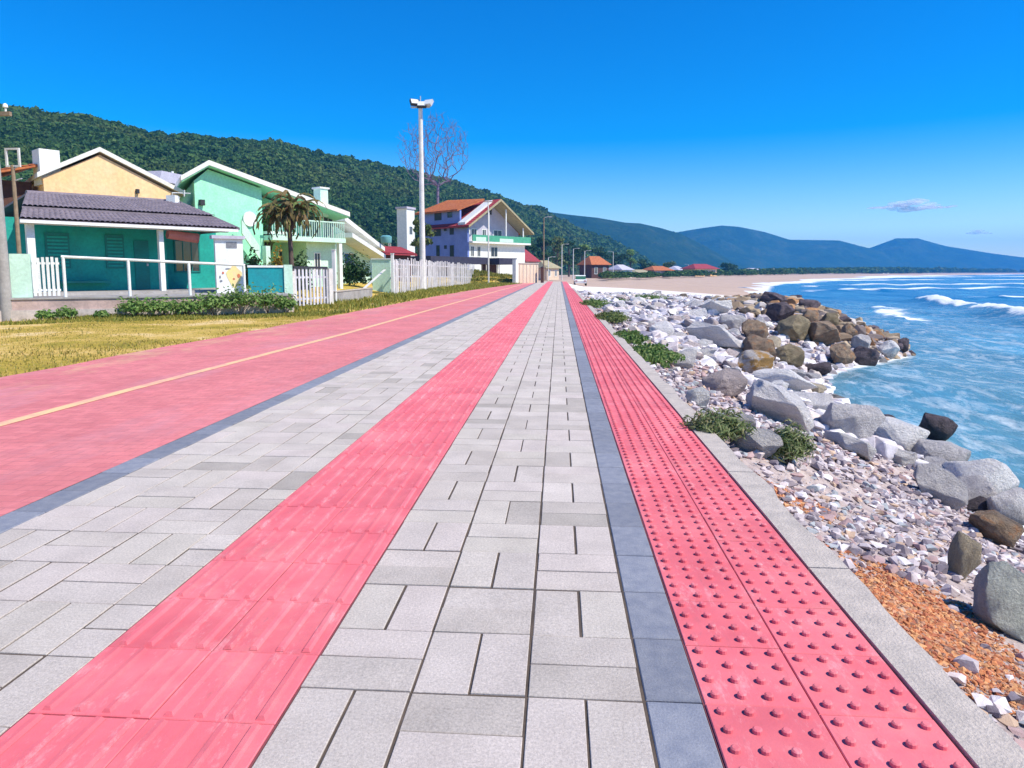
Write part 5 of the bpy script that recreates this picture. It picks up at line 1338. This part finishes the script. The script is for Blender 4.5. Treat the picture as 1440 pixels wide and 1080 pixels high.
# ---------------------------------------------------------------- parked car by the sand
p = at(816, 383, 97); cx, cy = p[0], p[1]; gz_ = float(terrain(cx, cy))
car = thing('parked_car', 'small white car with green tinted windows parked at the sand edge', 'car', (cx, cy, gz_))
def prof_(pts, w0, w1):
    mb = MB(); n = len(pts)
    L_ = [(cx - w0, cy + a, gz_ + b) for a, b in pts]; mb.prism(L_, (2 * w0, 0, 0)); return mb
obj('body', prof_([(-2.0, .35), (-2.05, .7), (-1.9, .88), (1.1, .95), (1.95, .82), (2.05, .5), (2.0, .3)], .82, .8), 'carwhite', car)
obj('cabin', prof_([(-1.8, .9), (-1.5, 1.34), (.1, 1.36), (.95, .94)], .70, .7), 'carglass', car)
obj('roof', prof_([(-1.5, 1.345), (-1.35, 1.46), (-.05, 1.47), (.1, 1.365)], .70, .66), 'carwhite', car)
for dx in (-.78, .78):
    for dy in (-1.3, 1.3): obj('wheel', MB().tube([(cx + dx - .09, cy + dy, gz_ + .31), (cx + dx + .09, cy + dy, gz_ + .31)], .31, 14), 'rubber', car)
for dx in (-.6, .6): 
    mb = MB(); mb.box((cx + dx, cy - 2.06, gz_ + .68), (.3, .04, .14)); obj('tail_light', mb, 'roofred', car)

# ---------------------------------------------------------------- far houses along the beach
def far_house(label, pa, pb, Y, ytop, ybase, wm, rm, storeys=1, hip=True):
    f_ = Fr(pa, Y, pb, Y * 1.02); zt = f_.z((pa + pb) / 2, ytop); zg = -.4; ze = zg + (zt - zg) * .62
    t = thing('beach_house', label, 'house', f_.p(0, 0, zg), 'houses behind the far beach')
    D2 = max(6, f_.L * .7)
    fb(f_, 'wall', wm, t, (0, f_.L, 0, D2, zg, ze)); mb = MB(); o = f_.L * .05 + .3
    mb.slab([f_.p(-o, -o, ze), f_.p(f_.L + o, -o, ze), f_.p(f_.L * .8, D2 / 2, zt), f_.p(f_.L * .2, D2 / 2, zt)], .15)
    mb.slab([f_.p(f_.L + o, D2 + o, ze), f_.p(-o, D2 + o, ze), f_.p(f_.L * .2, D2 / 2, zt), f_.p(f_.L * .8, D2 / 2, zt)], .15)
    mb.slab([f_.p(f_.L + o, -o, ze), f_.p(f_.L + o, D2 + o, ze), f_.p(f_.L * .8, D2 / 2, zt)], .15); mb.slab([f_.p(-o, D2 + o, ze), f_.p(-o, -o, ze), f_.p(f_.L * .2, D2 / 2, zt)], .15)
    obj('roof', mb, rm, t); n = max(2, int(f_.L / 4))
    for k in range(n):
        q = f_.L * (k + .5) / n; window(f_, t, q - f_.L * .09, q + f_.L * .09, zg + (ze - zg) * .3, zg + (ze - zg) * .8, 0, 'white', t=.12)
    return t
far_house('brown roofed beach house with dark walls beside a street lamp', 832, 856, 215, 360, 386, 'brown', 'rooforange')
far_house('narrow white house right of the brown roofed one', 874, 889, 240, 372, 386, 'white', 'rooflilac')
far_house('low tan house left of the pinkish roofed one', 896, 916, 255, 379, 388, 'beige', 'rooflime')
far_house('pinkish house with faded clay roof in the row behind the beach', 920, 945, 265, 374, 388, 'pinkwall', 'rooforange')
far_house('tiny white house between the pinkish house and the farthest street lamp', 953, 963, 330, 374, 386, 'white', 'rooflilac')
far_house('red roofed beach house with a pink and white front', 978, 1008, 320, 371, 388, 'peach', 'roofred')
far_house('pale house far along the beach right of the red roofed one', 1058, 1074, 520, 377, 387, 'offwhite', 'rooflilac')
far_house('small white house near the middle of the far beach', 1094, 1102, 640, 378, 386, 'white', 'rooflilac')
far_house('long low pinkish house near the foot of the blue hill', 1268, 1298, 1150, 378, 386, 'pinkwall', 'rooforange')
far_house('white house far out below the blue headland', 1242, 1250, 1050, 377, 386, 'white', 'rooflilac')
far_house('brick coloured house behind the beige wall and brown post', 739, 756, 150, 350, 380, 'pinkwall', 'roofred')
far_house('cream house low behind the street lamps at the promenade end', 768, 786, 165, 366, 388, 'beige', 'rooflime')

# ---------------------------------------------------------------- trees
def tree(name, label, px, Y, ytop, wpx, m, trunk=.35, n=900, zb=-.1, group=None, leaf=.3, cat='tree', clumps=9):
    p = at(px, 383, Y); H_ = at(px, ytop, Y)[2] - zb; rw_ = wpx * Y / 965 / 2
    t = thing(name, label, cat, (p[0], p[1], zb), group); base = np.array([p[0], p[1], zb])
    mb = MB(); top = H_ * trunk; Vs, Fs, o = [], [], 0
    mb.tube([base, base + (RNG.normal(0, .1), RNG.normal(0, .1), top), base + (0, 0, H_ * .8)], [.03 * H_, .022 * H_, .006 * H_], 7)
    for k in range(clumps):
        a = RNG.uniform(0, 6.28); rr = RNG.uniform(.1, .72) * rw_; hh = RNG.uniform(top, H_ * .86)
        rr *= 1 - .5 * max(0, (hh - H_ * .6) / (H_ * .4))
        c = np.array([math.cos(a) * rr, math.sin(a) * rr, hh]); rc_ = RNG.uniform(.28, .46) * rw_
        mb.tube([base + (0, 0, top * .9), base + c * (.6, .6, 1) * (1, 1, .85), base + c], [.012 * H_, .008 * H_, .003 * H_], 5)
        v, f_ = leafmesh(c, n // clumps, (rc_, rc_, rc_ * .8), leaf, .3); Vs.append(v); Fs.append(f_ + o); o += len(v)
    obj('trunk', mb, 'bark', t); link('crown', mesh_np('crown', np.vstack(Vs), np.vstack(Fs)), m, t)
    return t
def scrub(label, px, Y, ytop, wpx, m, n=800, leaf=.14, zb=-.05):
    p = at(px, 383, Y); h_ = at(px, ytop, Y)[2] - zb; w_ = wpx * Y / 965 / 2
    return plant('garden_shrub', label, 'shrub', (p[0], p[1], zb), (w_, w_, h_ * .62), n, leaf, m, 'garden shrubs', 6, .3)
scrub('dark hedge behind the yellow lawn under the white annex', 498, 47, 352, 46, 'leafdark', 1500)
scrub('olive shrub at the foot of the mint wall beside the sign panel', 356, 31.5, 348, 26, 'leafbush', 800)
scrub('yellow flowering shrub left of the palm trunk', 391, 33, 338, 18, 'flower', 700, .10)
scrub('low green shrub above the blue teal wall', 376, 30.5, 362, 34, 'leafbush', 700)
scrub('dark shrub right of the palm trunk above the gate', 424, 33, 352, 26, 'leafdark', 700)
scrub('green shrub beside the low end of the white annex roof', 519, 58, 345, 20, 'leaf', 700)
tree('leafy_tree', 'olive tree between the floodlight pole and the white block', 592, 92, 300, 44, 'leafbush', .3, 1200, leaf=.35, group='trees by the houses')
tree('leafy_tree', 'green tree rising behind the mint house roof beside the palm', 378, 41, 270, 34, 'leaf', .4, 1000, leaf=.22, group='trees by the houses')
for px, Y, yt, wp, m, lab in ((742, 205, 330, 40, 'leafdark', 'dark tree right behind the balcony house'), (762, 215, 322, 38, 'leafdark', 'tallest dark tree behind the tallest street lamp'), (783, 230, 328, 38, 'leafbush', 'olive tree left of the second street lamp'), (800, 250, 336, 38, 'leafdark', 'dark tree between the second and third street lamps'), (818, 262, 340, 36, 'leaf', 'bright green tree behind the third street lamp'), (842, 280, 346, 40, 'leafdark', 'dark tree behind the brown roofed house'), (868, 290, 352, 40, 'leafdark', 'dark tree right of the brown roofed house'), (886, 300, 348, 26, 'leaf', 'bright green tree at the low end of the near hill'), (905, 320, 364, 30, 'leafdark', 'low dark tree behind the tan house'), (938, 340, 366, 34, 'leafbush', 'low olive tree behind the pinkish house'), (1020, 390, 370, 36, 'leafdark', 'low dark tree right of the red roofed house'), (716, 190, 332, 36, 'leafbush', 'olive tree behind the right roof slope of the balcony house')):
    tree('hillfoot_tree', lab, px, Y, yt, wp, m, .28, 1000, leaf=.62, group='trees at the foot of the hill', clumps=11)
# little palm in front of the mint house
p = at(409, 383, 31); zb = -.05; ztop = at(405, 312, 31)[2]
pt = thing('small_palm', 'small palm with drooping brownish fronds before the mint house', 'palm', (p[0], p[1], zb))
top = np.array(at(407, 322, 31)); base = np.array([p[0], p[1], zb])
mb = MB(); mb.tube([base, base + (top - base) * .5 + (.05, 0, 0), top], [.17, .11, .10], 10)
for dx, hh in ((-.55, .75), (.5, .9), (.15, 1.1)): mb.tube([top - (0, 0, .15), top + (dx * .6, 0, hh * .5), top + (dx, .1, hh)], [.10, .08, .06], 8)
obj('trunk', mb, 'bark', pt, True)
Vs = []
for dx, hh in ((-.55, .75), (.5, .9), (.15, 1.1), (-.15, .5)):
    for k in range(22):
        a = RNG.uniform(0, 6.28); el = RNG.uniform(-.2, 1.3); L_ = RNG.uniform(1.1, 1.9); o_ = top + (dx, .1, hh); pr = o_; w_ = .055
        side = np.array([-math.sin(a), math.cos(a), 0])
        for s_ in range(6):
            e2 = el - s_ * .42; nx = pr + np.array([math.cos(a) * math.cos(e2), math.sin(a) * math.cos(e2), math.sin(e2)]) * L_ / 6
            wa = w_ * (1 - s_ / 6.5); wb = w_ * (1 - (s_ + 1) / 6.5)
            for sg_ in (-1, 1): 
                j = RNG.normal(0, .03, 3); Vs += [pr, nx, nx + side * sg_ * wb * 2.6 + (0, 0, -.08) + j, pr + side * sg_ * wa * 2.6 + (0, 0, -.08) + j]
            pr = nx
Vs = np.array(Vs) - base; link('fronds', mesh_np('fronds', Vs, np.arange(len(Vs)).reshape(-1, 4)), 'frond', pt)
# bare tree on the skyline
p = at(614, 383, 150); zb = -.1; zt = at(612, 172, 150)[2]
bt = thing('bare_tree', 'tall leafless tree with purplish grey twigs behind the floodlight pole', 'tree', (p[0], p[1], zb))
rr = np.random.default_rng(3); nodes = [np.array([p[0], p[1], zb])]; par = [-1]
tip = np.array(at(616, 262, 150))
for k in range(1, 7): nodes.append(nodes[0] + (tip - nodes[0]) * k / 6 + rr.normal(0, .08, 3) * (1, 1, 0)); par.append(k - 1)
cen = np.array(at(610, 212, 150)); tg = []
while len(tg) < 520:
    u = rr.uniform(-1, 1, 3)
    if np.sum(u ** 2) > 1: continue
    q = cen + u * np.array([8.0, 7.0, 7.4])
    if q[2] < tip[2] - 2.5 + .5 * abs(q[0] - tip[0]): continue
    tg.append(q)
tg.sort(key=lambda q: np.linalg.norm(q - tip) + rr.uniform(0, 1.2))
for q in tg:
    A = np.array(nodes[4:]); d = q - A; L_ = np.linalg.norm(d, axis=1)
    cost = L_ + np.where(d[:, 2] < 0, 2.5, 0) + .8 * np.maximum(0, L_ - d[:, 2])
    b = int(np.argmin(cost)) + 4; a0 = nodes[b]; n_ = max(1, int(np.linalg.norm(q - a0) / 1.1))
    for k in range(1, n_ + 1):
        t_ = k / n_; nodes.append(a0 + (q - a0) * t_ + rr.normal(0, .07, 3) + np.array([0, 0, .22]) * math.sin(math.pi * t_)); par.append(b if k == 1 else len(nodes) - 2)
desc = np.ones(len(nodes))
for k in range(len(nodes) - 1, 0, -1): desc[par[k]] += desc[k]
rad = .026 + .0125 * np.sqrt(desc - 1)
mb = MB(); tw = MB()
for k in range(1, len(nodes)):
    (mb if desc[k] > 30 else tw).tube([nodes[par[k]], nodes[k]], [rad[k] if desc[k] < 400 else rad[par[k]], rad[k]], 6 if desc[k] > 30 else 3, False)
for k in range(7, len(nodes)):
    if desc[k] < 4:
        for _ in range(3):
            d = rr.normal(0, .5, 3) + np.array([0, 0, .45]); tw.tube([nodes[k], nodes[k] + d * .6 + rr.normal(0, .06, 3), nodes[k] + d * 1.2], [.026, .02, .012], 3, False)
obj('trunk', mb, 'twig', bt, fix=False); obj('twigs', tw, 'twig', bt, fix=False)

# ---------------------------------------------------------------- clouds far behind everything
def cloud_mat():
    t = NT('cloud_vapour'); t.t.nodes.remove(t.b)
    d = t.n('BsdfDiffuse'); d.inputs[0].default_value = (.97, .97, .97, 1); tl = t.n('BsdfTranslucent'); tl.inputs[0].default_value = (.97, .97, .97, 1); tr = t.n('BsdfTransparent')
    a = t.n('MixShader'); a.inputs[0].default_value = .8; t.l(d.outputs[0], a.inputs[1]); t.l(tl.outputs[0], a.inputs[2])
    b = t.n('MixShader'); b.inputs[0].default_value = .30; t.l(tr.outputs[0], b.inputs[1]); t.l(a.outputs[0], b.inputs[2]); t.l(b.outputs[0], t.out.inputs[0]); return t.m
M['cloud'] = cloud_mat()
for (px, py, Y, wp, hp_, lab, n_) in ((1281, 292, 7000, 104, 22, 'wider white cloud low over the headland', 110), (1376, 328, 7000, 34, 13, 'smaller faint cloud right of the wider one', 26)):
    c = at(px, py, Y); k = Y / 965; W_, H_ = wp * k / 2, hp_ * k / 2; P_ = []; s__ = []
    for q in range(n_):
        x = RNG.uniform(-1, 1); e = (1 - x * x) ** .5 * (.55 + .45 * math.sin(x * 5 + 1.0 + (1.2 if x < 0 else 0)))
        P_.append((x * W_, RNG.normal(0, .3) * W_ * .4, RNG.uniform(-.35, .9) * H_ * e)); s__.append(H_ * RNG.uniform(.22, .55) * (.35 + .65 * e))
    s__ = np.array(s__); v, f_ = scatter([I2], np.array(P_), np.stack([s__ * 1.9, s__ * 1.9, s__ * .42], 1))
    o = link('cloud', mesh_np('cloud', v, f_, True), 'cloud', None, tuple(c)); tag(o, lab, 'cloud', 'small clouds')
# ---------------------------------------------------------------- sea air
t = NT('sea_haze'); t.t.nodes.remove(t.b); v_ = t.n('VolumePrincipled'); v_.inputs['Color'].default_value = (.06, .42, 1.0, 1); v_.inputs['Density'].default_value = 2.3e-4; v_.inputs['Anisotropy'].default_value = 0.0
t.l(v_.outputs[0], t.out.inputs['Volume']); M['haze'] = t.m
hb = MB(); hb.box((1500, 2250, 106), (6000, 4900, 226)); o = obj('haze', hb, 'haze'); tag(o, kind='stuff')
